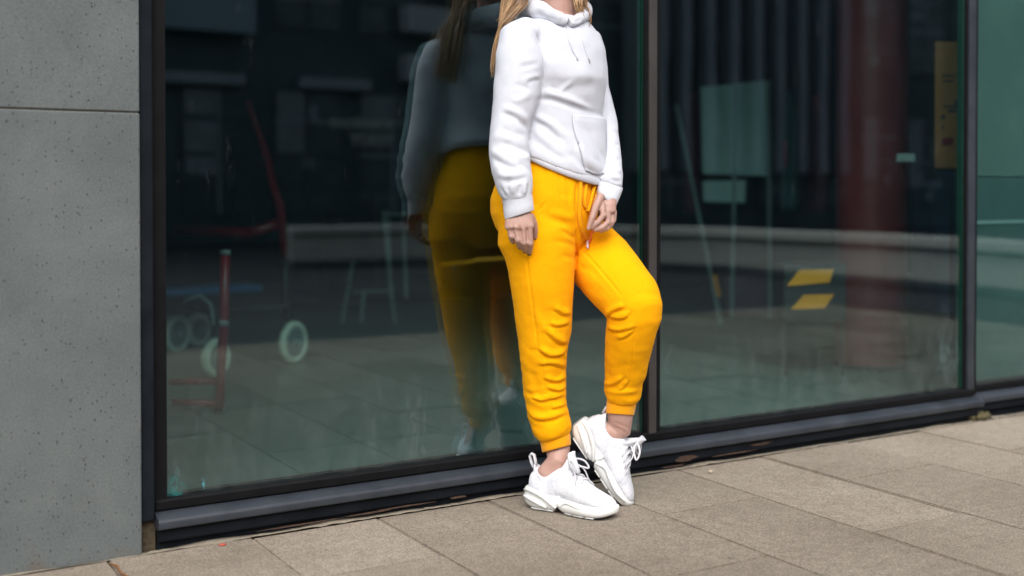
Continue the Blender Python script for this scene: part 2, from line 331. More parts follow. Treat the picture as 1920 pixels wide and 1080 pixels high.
M = {}
M['paving'] = mat_paving(); M['wall'] = mat_concrete_wall()
M['sand'] = mat_noise('joint_sand', (.015, .012, .01), (.09, .075, .06), scale=7, rough=.95, bump=.4)
M['mortar'] = mat_noise('mortar', (.17, .145, .11), (.28, .245, .19), scale=40, rough=.95, bump=.6, bscale=120)
M['frame'] = mat_noise('frame_metal', (.016, .020, .027), (.038, .044, .055), scale=6, rough=.45, metallic=.0, spec=.4, bump=.08, rough_var=.1)
M['frame_dark'] = mat_noise('frame_metal_dark', (.004, .006, .009), (.010, .013, .018), scale=9, rough=.55, spec=.12, bump=.12, rough_var=.12)
M['cap'] = mat_noise('mullion_cap', (.034, .031, .03), (.05, .046, .044), scale=9, rough=.4, spec=.5)
M['rubber'] = mat_noise('gasket_rubber', (.003, .003, .004), (.006, .006, .007), scale=20, rough=.7, spec=.15)
M['rust'] = mat_noise('rust', (.035, .02, .014), (.10, .055, .035), scale=50, rough=.9, bump=.5)
M['glass'] = mat_glass('outer_glass', tint=(.68, .88, .86), r0=.12, smear=.10); M['glass_in'] = mat_glass('inner_glass', tint=(.86, .95, .93), r0=.085)
M['glass_edge'] = mat_noise('glass_edge', (.006, .035, .024), (.01, .05, .035), scale=5, rough=.2)
M['hoodie'] = mat_fabric('white_fleece', (.60, .615, .675), fuzz=.15, bump=.16, scale=500, var=.02, wrinkle=.07)
M['hoodie_rib'] = mat_rib('white_rib', (.61, .625, .685))
M['jogger'] = mat_fabric('yellow_fleece', (.95, .405, .002), fuzz=.02, bump=.25, scale=500, var=.05, wrinkle=.10)
M['jogger_rib'] = mat_rib('yellow_rib', (.95, .40, .002))
M['jogger_cord'] = mat_fabric('yellow_cord', (.84, .36, .005), fuzz=.1, bump=.4, scale=700)
M['cord'] = mat_fabric('white_cord', (.62, .63, .68), fuzz=.1, bump=.4, scale=700)
M['seam'] = mat_fabric('yellow_seam', (.58, .27, .002), fuzz=.0)
M['wseam'] = mat_fabric('white_seam', (.66, .66, .70), fuzz=.0)
M['coral'] = mat_noise('coral_tip', (.85, .10, .04), (.9, .2, .12), scale=30, rough=.4)
M['aglet'] = mat_noise('metal_tip', (.35, .35, .33), (.5, .5, .48), scale=30, rough=.35, metallic=.9)
M['skin'] = mat_skin(); M['knit'] = mat_knit()
M['sole'] = mat_noise('white_rubber', (.72, .73, .72), (.78, .785, .77), scale=14, rough=.5, bump=.05, rough_var=.08)
M['tread'] = mat_noise('dark_tread', (.012, .01, .016), (.03, .025, .035), scale=20, rough=.7)
M['lace'] = mat_fabric('white_lace', (.66, .66, .70), fuzz=.1, bump=.5, scale=900)
M['eye'] = mat_noise('eye_white', (.75, .73, .7), (.8, .78, .75), rough=.2)
def mat_hair():
    m, t, b = newmat('blonde_hair'); at = N(t, 'ShaderNodeAttribute', attribute_name='strand')
    r = ramp(t, [(0, (.12, .062, .026)), (.45, (.34, .19, .085)), (.8, (.52, .33, .16)), (1, (.66, .46, .26))]); t.links.new(at.outputs['Fac'], r.inputs[0])
    t.links.new(r.outputs[0], b.inputs['Base Color']); b.inputs['Roughness'].default_value = .42; b.inputs['Specular IOR Level'].default_value = .6
    b.inputs['Anisotropic'].default_value = .5
    return m
M['hair'] = mat_hair()

# ------------------------------------------------------------------ pixel -> world
dv = np.array([math.cos(YAW)*math.cos(PITCH), math.sin(YAW)*math.cos(PITCH), math.sin(PITCH)])
rv = np.array([math.sin(YAW), -math.cos(YAW), 0.0]); uv_ = np.cross(rv, dv)
dh = np.array([math.cos(YAW), math.sin(YAW), 0.0]); CAMP = np.array([0, 0, CAM_H])
def ray(px, py): return dv + rv*(px-960)/FPX + uv_*(CY-py)/FPX
def at_depth(px, py, D):
    v = ray(px, py); return CAMP + v*(D/(v@dh))
def at_ground(px, py, z=0.0):
    v = ray(px, py); return CAMP + v*((z-CAM_H)/v[2])
def at_y(px, py, y):
    v = ray(px, py); return CAMP + v*(y/v[1])

# ------------------------------------------------------------------ ground and pavement
M['asphalt'] = mat_noise('asphalt', (.030, .031, .033), (.055, .056, .058), scale=1.1, rough=.9, bump=.5, bscale=160)
g = MB().add([(-150, -150, -.02), (150, -150, -.02), (150, 150, -.02), (-150, 150, -.02)], [(0, 1, 2, 3)]).build('ground', M['asphalt']); tag(g, kind='structure')
pave = MB().add([(-1.6, -.6, -.009), (7.2, -.6, -.009), (7.2, 3.06, -.009), (-1.6, 3.06, -.009)], [(0, 1, 2, 3)]).build('pavement', M['sand']); tag(pave, kind='structure')
cols_x = [-1.55, -1.18, -.82, -.455, -.09, .275, .64, 1.01, 1.373, 1.73, 2.08, 2.452, 2.82, 3.243, 3.624, 4.0, 4.37, 4.735, 5.1, 5.47, 5.84, 6.2, 6.57, 6.94]
def slab_mesh(w, l, seed):
    r = random.Random(seed); bm = bmesh.new()
    bmesh.ops.create_cube(bm, size=1)
    for v in bm.verts: v.co = Vector((v.co.x*w, v.co.y*l, v.co.z*.03 - .015))
    top = [e for e in bm.edges if all(v.co.z > -.001 for v in e.verts)]
    bmesh.ops.bevel(bm, geom=top, offset=.0035, segments=2, affect='EDGES')
    me = bpy.data.meshes.new('slab'); bm.to_mesh(me); bm.free(); me.materials.append(M['paving']); return me
slab_cache = {}
SL = .855
for i in range(len(cols_x)-1):
    x0, x1 = cols_x[i], cols_x[i+1]
    j = 2.607 if i in (7, 10, 12, 14, 16, 18, 20, 22, 5, 3, 1) else 2.18
    ys = []
    y = j
    while y > -.6: y -= SL
    while y < 2.98:
        ys.append((max(y, -.55), min(y+SL, 2.997))); y += SL
    for (y0, y1) in ys:
        if y1-y0 < .03: continue
        gap = .0034
        key = (round(x1-x0, 3), round(y1-y0, 3))
        if key not in slab_cache: slab_cache[key] = slab_mesh(x1-x0-gap, y1-y0-gap, len(slab_cache))
        o = bpy.data.objects.new('paving_slab', slab_cache[key]); link(o, pave)
        o.scale = (1-random.choice((0, 0, .002, .006)), 1-random.choice((0, 0, .002, .006)), 1)
        o.location = ((x0+x1)/2, (y0+y1)/2, random.uniform(-.0022, .0014))
        o.rotation_euler = (random.uniform(-.0022, .0022), random.uniform(-.004, .004), random.uniform(-.0015, .0015))

# uneven mortar fillet where the paving meets the building
def fillet(x0, x1, y, name, mat, parent, w=.022, h=.012, seed=0):
    r = random.Random(seed); n = int((x1-x0)/.012); rings = []
    for i in range(n+1):
        x = x0 + (x1-x0)*i/n
        a = w*max(0.05, .35+1.5*mnoise.noise(Vector((x*5, seed, 0)))+.6*mnoise.noise(Vector((x*31, seed, 0)))); b_ = h*max(.08, .4+1.2*mnoise.noise(Vector((x*6, seed, 4))))
        rings.append([(x, y+.02, .0005), (x, y-a, .0012), (x, y-a*.6, b_*.6), (x, y-.001, b_), (x, y+.02, b_)])
    return MB().rings(rings).build(name, mat, parent, smooth=True)
mo = fillet(-1.5, 6.5, 3.0, 'mortar_fillet', M['mortar'], pave, w=.012, h=.006, seed=3)

# ------------------------------------------------------------------ concrete pier (left) 
pier = empty('concrete_pier', (-.4, 3.25, 0)); tag(pier, 'grey pitted concrete pier beside the glass shopfront', 'pier')
def child(mb, name, mat, parent, **kw):
    o = mb.build(name, mat, parent, **kw)
    if parent is not None:
        o.matrix_parent_inverse = parent_inv(parent)
    return o
def parent_inv(p):
    def wm(o):
        return (wm(o.parent) @ o.matrix_parent_inverse @ o.matrix_basis) if o.parent else o.matrix_basis.copy()
    return wm(p).inverted()
JZ = 1.117
child(MB().box(-1.7, .7255, 3.0, 3.5, .0, JZ-.0018, bev=.004), 'lower_panel', M['wall'], pier)
child(MB().box(-1.7, .725, 3.001, 3.5, JZ+.0018, 3.3, bev=.003), 'upper_panel', M['wall'], pier)
child(MB().box(-1.69, .722, 3.004, 3.49, JZ-.01, JZ+.01), 'joint_filler', M['sand'], pier)

# ------------------------------------------------------------------ shopfront
shop = empty('shopfront', (2.4, 3.05, 0)); tag(shop, 'dark metal framed glass shopfront with low sill', 'shopfront')
ZT = 3.0; ZG = .126
def prof(pts_yz, x0, x1):   # extrude a y-z outline along x
    m = MB(); n = len(pts_yz)
    m.rings([[(x0, y, z) for y, z in pts_yz], [(x1, y, z) for y, z in pts_yz]]); return m
# base, kick plate, sill for the two main bays and, set back a little, for the third
for k, (x0, x1, dy) in enumerate(((.768, 3.998, 0), (4.008, 6.6, .045))):
    child(prof([(3.022+dy, -.01), (3.022+dy, .022), (3.12+dy, .022), (3.12+dy, -.01)], x0, x1), 'base_strip', M['frame_dark'], shop)
    child(prof([(3.006+dy, .0225), (3.004+dy, .027), (3.004+dy, .052), (3.012+dy, .056), (3.1+dy, .056), (3.1+dy, .0225)], x0, x1), 'kick_plate', M['frame_dark'], shop)
    sp = [(3.0+dy, .0565), (2.990+dy, .0575), (2.986+dy, .061), (2.985+dy, .074), (2.987+dy, .080), (2.992+dy, .0845), (3.02+dy, .0925), (3.045+dy, .0955), (3.11+dy, .0955), (3.11+dy, .0565)]
    child(prof(sp, x0-.004, x1+.004), 'sill', M['frame'], shop, auto=.6)
    child(prof([(3.032+dy, .096), (3.029+dy, .1), (3.029+dy, .119), (3.034+dy, ZG-.002), (3.1+dy, ZG-.002), (3.1+dy, .096)], x0, x1), 'gasket', M['rubber'], shop)
# left jamb
child(MB().box(.727, .761, 3.012, 3.13, .078, ZT, bev=.004), 'jamb', M['frame_dark'], shop)
child(MB().box(.7615, .798, 3.034, 3.13, .0965, ZT), 'gasket', M['rubber'], shop)
# mullions: cap, body and gaskets
for xc, w, dy, key in ((2.379, .0155, 0, 'cap'), (3.982, .0195, 0, 'frame')):
    child(MB().box(xc-w, xc+w, 3.032, 3.085, .0962, ZT, bev=.003), 'mullion', M[key], shop)
    child(MB().box(xc-w-.014, xc-w-.0005, 3.042, 3.064, .0966, ZT), 'gasket', M['rubber'], shop)
    child(MB().box(xc+w+.0005, xc+w+.020, 3.040, 3.07, .0966, ZT), 'gasket', M['rubber'], shop)
    child(MB().box(xc-w-.0156, xc-w-.0145, 3.05, 3.08, ZG, ZT), 'glazing_edge', M['glass_edge'], shop)
child(MB().box(.735, 6.6, 3.012, 3.13, ZT+.001, ZT+.09, bev=.004), 'head', M['frame'], shop)
# double glazing: an outer and an inner sheet per bay
for x0, x1, dy in ((.797, 2.366, 0), (2.392, 3.965, 0), (3.998, 6.55, .03)):
    for y, key, nm in ((3.055+dy, 'glass', 'glass_pane'), (3.077+dy, 'glass_in', 'inner_glass_pane')):
        child(MB().add([(x0, y, ZG-.004), (x1, y, ZG-.004), (x1, y, ZT), (x0, y, ZT)], [(0, 1, 2, 3)]), nm, M[key], shop, fixn=False)
# flaking rust along the kick plate
def flake(px, py, w, h, seed, y=3.0035):
    c = at_y(px, py, y); r = random.Random(seed); n = 14
    pts = [(c[0]+w*math.cos(2*math.pi*i/n)*r.uniform(.6, 1.1), y, c[2]+h*math.sin(2*math.pi*i/n)*r.uniform(.6, 1.1)) for i in range(n)]
    pb = [(p[0], p[1]-.0012, p[2]) for p in pts]
    child(MB().rings([pts, pb]), 'rust_patch', M['rust'], shop)
for i, (px, py, w, h) in enumerate(((1287, 859, .05, .011), (1428, 832, .06, .005), (1375, 850, .1, .003), (860, 932, .03, .004), (690, 962, .09, .0028), (560, 984, .14, .0025), (760, 949, .1, .0024), (1262, 874, .06, .0028))):
    flake(px, py, w, h, i, 3.0035 if py < 940 else 3.0035)
# gap at the foot of the jamb with dirt
child(MB().box(.727, .766, 3.03, 3.1, -.01, .078), 'jamb_foot', mat_noise('dirty_foam', (.03, .022, .014), (.10, .075, .045), scale=70, rough=.95, bump=.6), shop)

# litter on the paving
def lump(c, ax, seed, mat, name, label, cat, n=12, m=8, rough=.35):
    o_ = MB().ellipsoid(c, ax, n=n, m=m).build(name, mat, None, smooth=True)
    for v in o_.data.vertices:
        d_ = Vector(v.co)-Vector(c); v.co = Vector(c) + d_*(1+rough*mnoise.noise(Vector(v.co)*90+Vector((seed, 0, 0))))
    tag(o_, label, cat); return o_
brown = mat_noise('dead_leaf', (.16, .065, .02), (.3, .13, .045), scale=60, rough=.9, bump=.5)
moss = mat_noise('dry_moss', (.05, .042, .02), (.12, .10, .045), scale=80, rough=.95, bump=.8)
a_, b_ = at_ground(204, 1057, .006), at_ground(243, 1082, .005)
tw = MB().tube([a_, a_*.7+b_*.3+np.array([.006, 0, .003]), a_*.35+b_*.65-np.array([.004, 0, 0]), b_], [.002, .004, .0035, .002], n=8, flat=.6).build('dead_twig', brown, None, smooth=True); tag(tw, 'rusty brown twig lying at the foot of the concrete pier', 'twig')
lump(at_ground(1332, 884, .005), [(.009, 0, 0), (0, .006, 0), (0, 0, .005)], 3, mat_noise('tan_pebble', (.4, .3, .2), (.6, .5, .4), scale=90, rough=.8), 'pebble', 'small tan pebble on the paving right of the sneakers', 'pebble')
lump(at_ground(418, 1021, .004), [(.010, 0, 0), (0, .006, 0), (0, 0, .003)], 5, mat_noise('red_scrap', (.4, .06, .04), (.5, .1, .06), scale=60, rough=.8), 'red_scrap', 'tiny red scrap on the paving below the left sill', 'scrap')
lump(at_y(1838, 782, 3.01), [(.045, 0, 0), (0, .022, 0), (0, 0, .022)], 8, moss, 'moss_clump', 'brown moss clump at the foot of the right mullion', 'moss', n=18, m=12, rough=.9)
lump(at_ground(1700, 801, .004), [(.006, 0, 0), (0, .006, 0), (0, 0, .006)], 2, M['mortar'], 'white_chip', 'pale chip of mortar by the sill right of the sneakers', 'chip')

# building above and around (out of frame)
up = empty('upper_building', (2, 4, 3.1)); tag(up, 'grey concrete storeys above the glass shopfront', 'building')
child(MB().box(-1.7, 12, 3.05, 9.2, 3.31, 3.7), 'floor_band', M['wall'], up)
child(MB().box(-1.7, 12, 3.15, 9.2, 3.71, 9), 'wall', M['wall'], up)
child(MB().box(.735, 12, 3.06, 3.5, 3.092, 3.3), 'lintel', M['wall'], up)
child(MB().box(6.6, 12, 3.02, 3.5, 0, 3.09), 'side_wall', M['wall'], up)

# ------------------------------------------------------------------ room behind the glass
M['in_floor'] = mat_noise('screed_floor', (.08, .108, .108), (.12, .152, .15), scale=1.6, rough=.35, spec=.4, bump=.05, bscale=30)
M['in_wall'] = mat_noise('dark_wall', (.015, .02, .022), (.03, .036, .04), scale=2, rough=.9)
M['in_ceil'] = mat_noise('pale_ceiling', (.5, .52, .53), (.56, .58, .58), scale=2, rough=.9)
st = lambda mb, name, mat: tag(mb.build(name, mat), kind='structure')
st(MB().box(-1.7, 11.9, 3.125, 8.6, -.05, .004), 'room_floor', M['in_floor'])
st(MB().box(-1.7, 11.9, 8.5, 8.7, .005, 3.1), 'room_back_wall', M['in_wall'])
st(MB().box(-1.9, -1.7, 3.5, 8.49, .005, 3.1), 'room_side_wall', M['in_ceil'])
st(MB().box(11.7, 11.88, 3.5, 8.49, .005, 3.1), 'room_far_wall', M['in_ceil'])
st(MB().box(-1.7, 11.7, 3.14, 8.49, 3.06, 3.09), 'room_ceiling', M['in_ceil'])

red = mat_noise('red_paint', (.18, .005, .010), (.23, .009, .016), scale=9, rough=.35, spec=.5)
darkm = mat_noise('black_metal', (.008, .009, .01), (.02, .02, .022), scale=9, rough=.45)
cream = mat_noise('cream_tyre', (.66, .62, .53), (.74, .70, .61), scale=20, rough=.7, bump=.2)
hub = mat_noise('grey_plastic', (.18, .19, .19), (.26, .27, .27), scale=20, rough=.5)
bluep = mat_noise('blue_panel', (.015, .09, .22), (.022, .11, .27), scale=6, rough=.5)
steel = mat_noise('white_steel', (.26, .29, .29), (.34, .37, .37), scale=8, rough=.4)
pillar_m = mat_noise('oxblood_pillar', (.16, .014, .017), (.21, .022, .024), scale=3, rough=.45, spec=.4, bump=.05)
yel = mat_noise('amber_stripe', (.86, .27, .008), (.92, .31, .012), scale=8, rough=.5)
paper = mat_noise('pale_paper', (.42, .50, .51), (.48, .56, .57), scale=3, rough=.7)

# oxblood round pillar
pp = at_ground(1650, 699); c = pp + np.array([.10, .15, 0])
pil = empty('round_pillar', (c[0], c[1], 0)); tag(pil, 'dark red round pillar inside the second glass bay', 'pillar')
child(MB().cyl((c[0], c[1], .004), (c[0], c[1], 3.06), .178, n=40), 'shaft', pillar_m, pil, auto=.7)
child(MB().cyl((c[0], c[1], .0045), (c[0], c[1], .03), .183, n=40), 'foot_ring', darkm, pil, auto=.7)

# wheeled cart: blue tray, cream wheels, dark chassis, red push bar
def wheel(cpos, axis, r, w, parent):
    a = np.array(axis, float); a /= np.linalg.norm(a); up_ = np.array([0, 0, 1.]); b_ = np.cross(a, up_)
    rings = []
    for i in range(32):
        th = 2*math.pi*i/32; e = up_*math.cos(th)+b_*math.sin(th)
        rings.append([cpos + e*(r-.02+.02*math.cos(p)) + a*w*.5*math.sin(p) for p in [2*math.pi*k/10 for k in range(10)]])
    root = child(MB().cyl(cpos-a*w*.3, cpos+a*w*.3, r-.022, n=28), 'wheel', hub, parent, auto=.6)
    child(MB().rings(rings, loop=True), 'tyre', cream, root, smooth=True)
    child(MB().cyl(cpos-a*w*.75, cpos+a*w*.75, .018, n=14), 'hub', steel, root, auto=.6)
    for k in range(5):
        th = 2*math.pi*k/5; e = up_*math.cos(th)+b_*math.sin(th)
        child(MB().tube([cpos - a*w*.34 + e*.018, cpos - a*w*.34 + e*(r-.03)], .008, n=6), 'spoke', steel, root)
    return root
w1 = at_ground(550, 682); w2 = at_ground(405, 709); w3 = at_ground(331, 662); w4 = at_ground(372, 650)
cart = empty('wheeled_cart', (w1[0]-.3, w1[1], 0)); tag(cart, 'low cart with cream wheels, blue tray and red push bar', 'cart')
ax = np.array([.55, -.83, 0])
for p_, r_ in ((w1, .113), (w2, .098), (w3, .108), (w4, .10)):
    wheel(p_ + np.array([0, 0, r_]), ax, r_, .05, cart)
tz = .30
tc = (w1+w3)/2
child(MB().box(-.40, .40, -.10, .10, tz+.05, tz+.09, M=Matrix.Translation((tc[0]-.22, tc[1]+.1, 0)) @ Matrix.Rotation(.12, 4, 'Z'), bev=.01), 'tray', bluep, cart)
child(MB().tube([w1+[0, 0, .113], w1+[-.02, .02, .30], w1+[-.45, .1, .29], w3+[0, 0, .28], w3+[0, 0, .105]], .014, n=10), 'chassis', darkm, cart, smooth=True)
q = [at_depth(535, 590, 6.3), at_depth(534, 482, 6.3)]
child(MB().tube(q, .021, n=10), 'lower_post', darkm, cart, smooth=True)
child(MB().tube([at_depth(533, 482, 6.3), at_depth(525, 385, 6.3), at_depth(512, 350, 6.28), at_depth(502, 300, 6.25), at_depth(480, 235, 6.2), at_depth(464, 190, 6.2)], [.024, .024, .022, .02, .016, .014], n=10), 'push_bar', red, cart, smooth=True)
child(MB().tube([at_depth(520, 420, 6.3), at_depth(470, 437, 6.3), at_depth(330, 432, 6.4)], .03, n=10), 'cross_bar', red, cart, smooth=True)
child(MB().tube([at_depth(345, 565, 5.9), at_depth(375, 553, 5.9), at_depth(395, 570, 5.9), at_depth(402, 610, 5.9)], .008, n=8), 'brake_lever', steel, cart, smooth=True)

# red tubular floor rack close to the glass
b0 = at_ground(416, 771); rk = empty('tubular_rack', tuple(b0)); tag(rk, 'dark red tubular floor rack just behind the left glass', 'rack')
T = lambda px, py, D=4.82: at_depth(px, py, D)
child(MB().tube([T(412, 768), T(414, 700), T(420, 600), T(422, 475)], .020, n=12), 'post', red, rk, smooth=True)
child(MB().tube([T(410, 715), T(318, 716)], .015, n=10), 'rail', red, rk, smooth=True)
child(MB().tube([T(410, 757), T(322, 754)], .015, n=10), 'rail', red, rk, smooth=True)
child(MB().tube([T(270, 470), T(265, 768)], .024, n=12), 'post', red, rk, smooth=True)
child(MB().cyl(T(422, 478), T(422, 469), .022, n=12), 'end_cap', hub, rk, smooth=True)
child(MB().cyl(T(419, 610), T(420, 600), .023, n=12), 'clamp', hub, rk, smooth=True)
child(MB().cyl(T(412, 800, 4.7), T(412, 768, 4.82), .028, .024, n=12), 'clear_foot', mat_glass('clear_foot', tint=(.8, .9, .9), r0=.1), rk, smooth=True)

# work table with shelves behind
tb = at_ground(608, 545); wt = empty('work_table', (tb[0], tb[1], 0)); tag(wt, 'dark work table with pale shelf edges at the back of the room', 'table')
D = 9.0
for px in (608, 395, 705):
    child(MB().tube([at_depth(px, 372, D), at_depth(px, 552, D)], .032, n=8), 'leg', darkm, wt)
def hbar(px0, px1, py, D, h, dep, name, mat, parent):
    a = at_depth(px0, py, D); b_ = at_depth(px1, py, D); e = (b_-a); L = np.linalg.norm(e[:2]); ang = math.atan2(e[1], e[0])
    Mx = Matrix.Translation((a[0], a[1], a[2])) @ Matrix.Rotation(ang, 4, 'Z')
    return child(MB().box(0, L, 0, dep, -h/2, h/2, M=Mx, bev=.004), name, mat, parent)
hbar(385, 790, 371, D, .05, .5, 'table_top', darkm, wt)
hbar(385, 540, 364, D-.02, .02, .3, 'shelf', steel, wt)
hbar(395, 522, 287, D, .03, .3, 'shelf', steel, wt)
hbar(605, 830, 537, D, .05, .4, 'low_shelf', darkm, wt)

yt = MB().tube([at_depth(x, y, 6.6) for x, y in ((826, 496), (888, 490), (893, 487), (960, 484))], .009, n=8, flat=.5).build('yellow_tape', yel, None, smooth=True); tag(yt, 'short yellow tape running behind the figure inside the room', 'tape')
# folding easel / trestle with thin pale legs (left bay)
tr = empty('trestle_stand', tuple(at_ground(690, 610))); tag(tr, 'thin pale trestle stand behind the left pane near the figure\'s reflection', 'stand')
for a, b_ in (((718, 395), (741, 612)), ((727, 395), (733, 560)), ((662, 490), (640, 612)), ((683, 545), (676, 612)), ((757, 430), (762, 560))):
    child(MB().tube([at_depth(*a, 8.0), at_depth(*b_, 8.0)], .011, n=8), 'leg', steel, tr)
child(MB().tube([at_depth(716, 400, 8.0), at_depth(765, 402, 8.0)], .012, n=8), 'top_rail', steel, tr)
child(MB().tube([at_depth(738, 545, 8.0), at_depth(660, 548, 8.0)], .008, n=8), 'brace', steel, tr)

# flip-chart easel (right bay)
fe = empty('flipchart_easel', tuple(at_ground(1345, 607))); tag(fe, 'flipchart easel with a blank pale sheet behind the second pane', 'easel')
D = 7.8
def quad(p, D, th, name, mat, parent, back=.02):
    A = [at_depth(x, y, D) for x, y in p]; n = np.cross(A[1]-A[0], A[3]-A[0]); n /= np.linalg.norm(n)
    if n@dh < 0: n = -n
    return child(MB().rings([A, [a+n*th for a in A]]), name, mat, parent)
quad([(1314, 163), (1445, 150), (1441, 262), (1438, 330), (1318, 326)], D, .02, 'sheet', paper, fe)
quad([(1318, 340), (1398, 338), (1396, 380), (1320, 378)], D, .03, 'tray', paper, fe)
for a, b_ in (((1268, 196), (1352, 607)), ((1440, 150), (1444, 600)), ((1380, 160), (1372, 596))):
    child(MB().tube([at_depth(*a, D), at_depth(*b_, D)], .012, n=8), 'leg', steel, fe)
child(MB().tube([at_depth(1339, 515, D-.02), at_depth(1348, 556, D-.02)], .016, n=8), 'yellow_sleeve', yel, fe)

# low dark trolley with two slanting amber stripes on its side
D = 5.7; db = empty('striped_trolley', tuple(at_ground(1520, 351+FPX*CAM_H/D))); tag(db, 'dark low trolley with two slanting amber stripes beside the red pillar', 'trolley')
quad([(1470, 496), (1585, 494), (1585, 602), (1470, 604)], D, .25, 'body', darkm, db)
quad([(1500, 506), (1563, 505), (1556, 529), (1476, 536)], D-.012, .008, 'stripe', yel, db)
quad([(1508, 553), (1564, 552), (1546, 578), (1484, 580)], D-.012, .008, 'stripe', yel, db)
for px_, dd in ((1474, 0), (1580, 0), (1474, .24), (1580, .24)):
    p0 = at_depth(px_, 600, D+dd); child(MB().tube([p0, (p0[0], p0[1], .006)], .004, n=8), 'leg', darkm, db)
pc = quad([(1358, 512), (1462, 508), (1464, 590), (1362, 596)], 8.2, .3, 'plum_crate', mat_noise('plum_crate', (.10, .03, .06), (.16, .05, .09), scale=5, rough=.6), None); tag(pc, 'plum coloured crate on the floor behind the easel legs', 'crate')
# blue cabinet with an ochre poster board above it
cb = at_ground(1780, 587); D = (cb-CAMP)@dh
bc = empty('display_cabinet', tuple(cb)); tag(bc, 'navy blue cabinet at the right end of the second bay', 'cabinet')
quad([(1752, 322), (1816, 322), (1816, 587), (1752, 587)], D, .45, 'body', mat_noise('navy_panel', (.01, .13, .30), (.015, .16, .36), scale=6, rough=.5), bc)
quad([(1748, 316), (1818, 316), (1818, 323), (1748, 323)], D-.02, .5, 'top', darkm, bc)
quad([(1783, 330), (1786, 330), (1786, 580), (1783, 580)], D-.006, .004, 'door_gap', darkm, bc)
och = mat_noise('ochre_board', (.34, .115, .025), (.42, .15, .035), scale=7, rough=.6)
PD = 5.25
pb = quad([(1754, 78), (1806, 78), (1806, 315), (1754, 315)], PD, .012, 'poster_board', och, None); tag(pb, 'tall ochre poster board hanging behind the right end of the second pane', 'poster')
browni = mat_noise('brown_ink', (.06, .035, .03), (.09, .05, .04), scale=9, rough=.7)
for (x0, y0, x1, y1, mt) in ((1766, 140, 1792, 144, browni), (1768, 150, 1789, 154, browni), (1765, 215, 1772, 224, browni), (1778, 205, 1793, 211, browni), (1768, 198, 1790, 202, browni), (1790, 188, 1796, 204, browni), (1766, 235, 1770, 242, browni), (1766, 258, 1788, 272, red)):
    o_ = quad([(x0, y0), (x1, y0), (x1, y1), (x0, y1)], PD-.004, .003, 'printed_mark', mt, pb)

# things along the back wall of the second bay: coats, cartons, shelf edges
M['plum'] = mat_noise('plum_cloth', (.14, .02, .05), (.2, .04, .08), scale=9, rough=.9)
M['pink'] = mat_noise('pink_plastic', (.45, .06, .10), (.5, .09, .14), scale=9, rough=.5)
M['teal'] = mat_noise('teal_cloth', (.05, .16, .17), (.08, .2, .21), scale=9, rough=.9)
def cloth_hang(px, py0, py1, hw, D, mat, name, label, cat, group):
    rings = []
    for i in range(9):
        t_ = i/8; y = py0+(py1-py0)*t_; w = hw*(.35+.65*min(1, t_*3))*(1+.1*math.sin(t_*9))
        c_ = at_depth(px, y, D); rings.append([c_ + rv*(w*D/FPX)*math.cos(a)*(1+.15*math.sin(5*a+t_)) + dh*(.06)*math.sin(a)*(1+.3*math.sin(4*a)) for a in [2*math.pi*k/20 for k in range(20)]])
    o = MB().rings(rings).build(name, mat, None, smooth=True); tag(o, label, cat, group); return o
cloth_hang(1300, 175, 400, 16, 8.3, M['plum'], 'hanging_coat', 'plum coat hanging left of the flipchart sheet', 'coat', 'coats hanging at the back')
cloth_hang(1480, 170, 395, 14, 8.3, M['teal'], 'hanging_coat', 'teal coat hanging right of the flipchart sheet', 'coat', 'coats hanging at the back')
cloth_hang(1535, 170, 400, 18, 8.3, M['plum'], 'hanging_coat', 'plum coat hanging nearest the red pillar', 'coat', 'coats hanging at the back')
o = MB().tube([at_depth(1472, 262, 7.9), at_depth(1474, 312, 7.9)], .014, n=8).build('red_strap', M['pink'], None, smooth=True); tag(o, 'short bright red strap hanging beside the flipchart', 'strap')
o = MB().tube([at_depth(1528, 180, 7.9), at_depth(1534, 210, 7.9)], .02, n=8).build('pink_bottle', M['pink'], None, smooth=True); tag(o, 'small pink bottle hanging above the striped box', 'bottle')
o = quad([(1588, 232), (1652, 231), (1652, 240), (1588, 241)], 6.9, .01, 'wall_plate', steel, None); tag(o, 'small pale wall plate seen beside the red pillar', 'plate')
o = quad([(1682, 288), (1716, 288), (1716, 303), (1682, 303)], 5.3, .01, 'door_plate', hub, None); tag(o, 'little pale plate low on the right of the pillar', 'plate')

# pale partition behind the third bay
pale = mat_noise('pale_green_partition', (.10, .125, .118), (.15, .175, .16), scale=2.2, rough=.7)
tealp = mat_noise('teal_partition', (.05, .08, .08), (.075, .11, .107), scale=2.5, rough=.6)
pt = empty('partition', (5.2, 3.5, 0)); tag(pt, 'pale green partition standing behind the third glass bay', 'partition')
child(MB().box(4.165, 6.6, 3.16, 3.2, .975, 3.05), 'upper_panel', pale, pt)
child(MB().box(4.165, 6.6, 3.155, 3.2, .79, .97), 'middle_panel', tealp, pt)
child(MB().box(4.165, 6.6, 3.15, 3.2, .005, .775), 'lower_panel', tealp, pt)
child(MB().box(4.165, 6.6, 3.145, 3.2, .776, .789), 'rail', steel, pt)

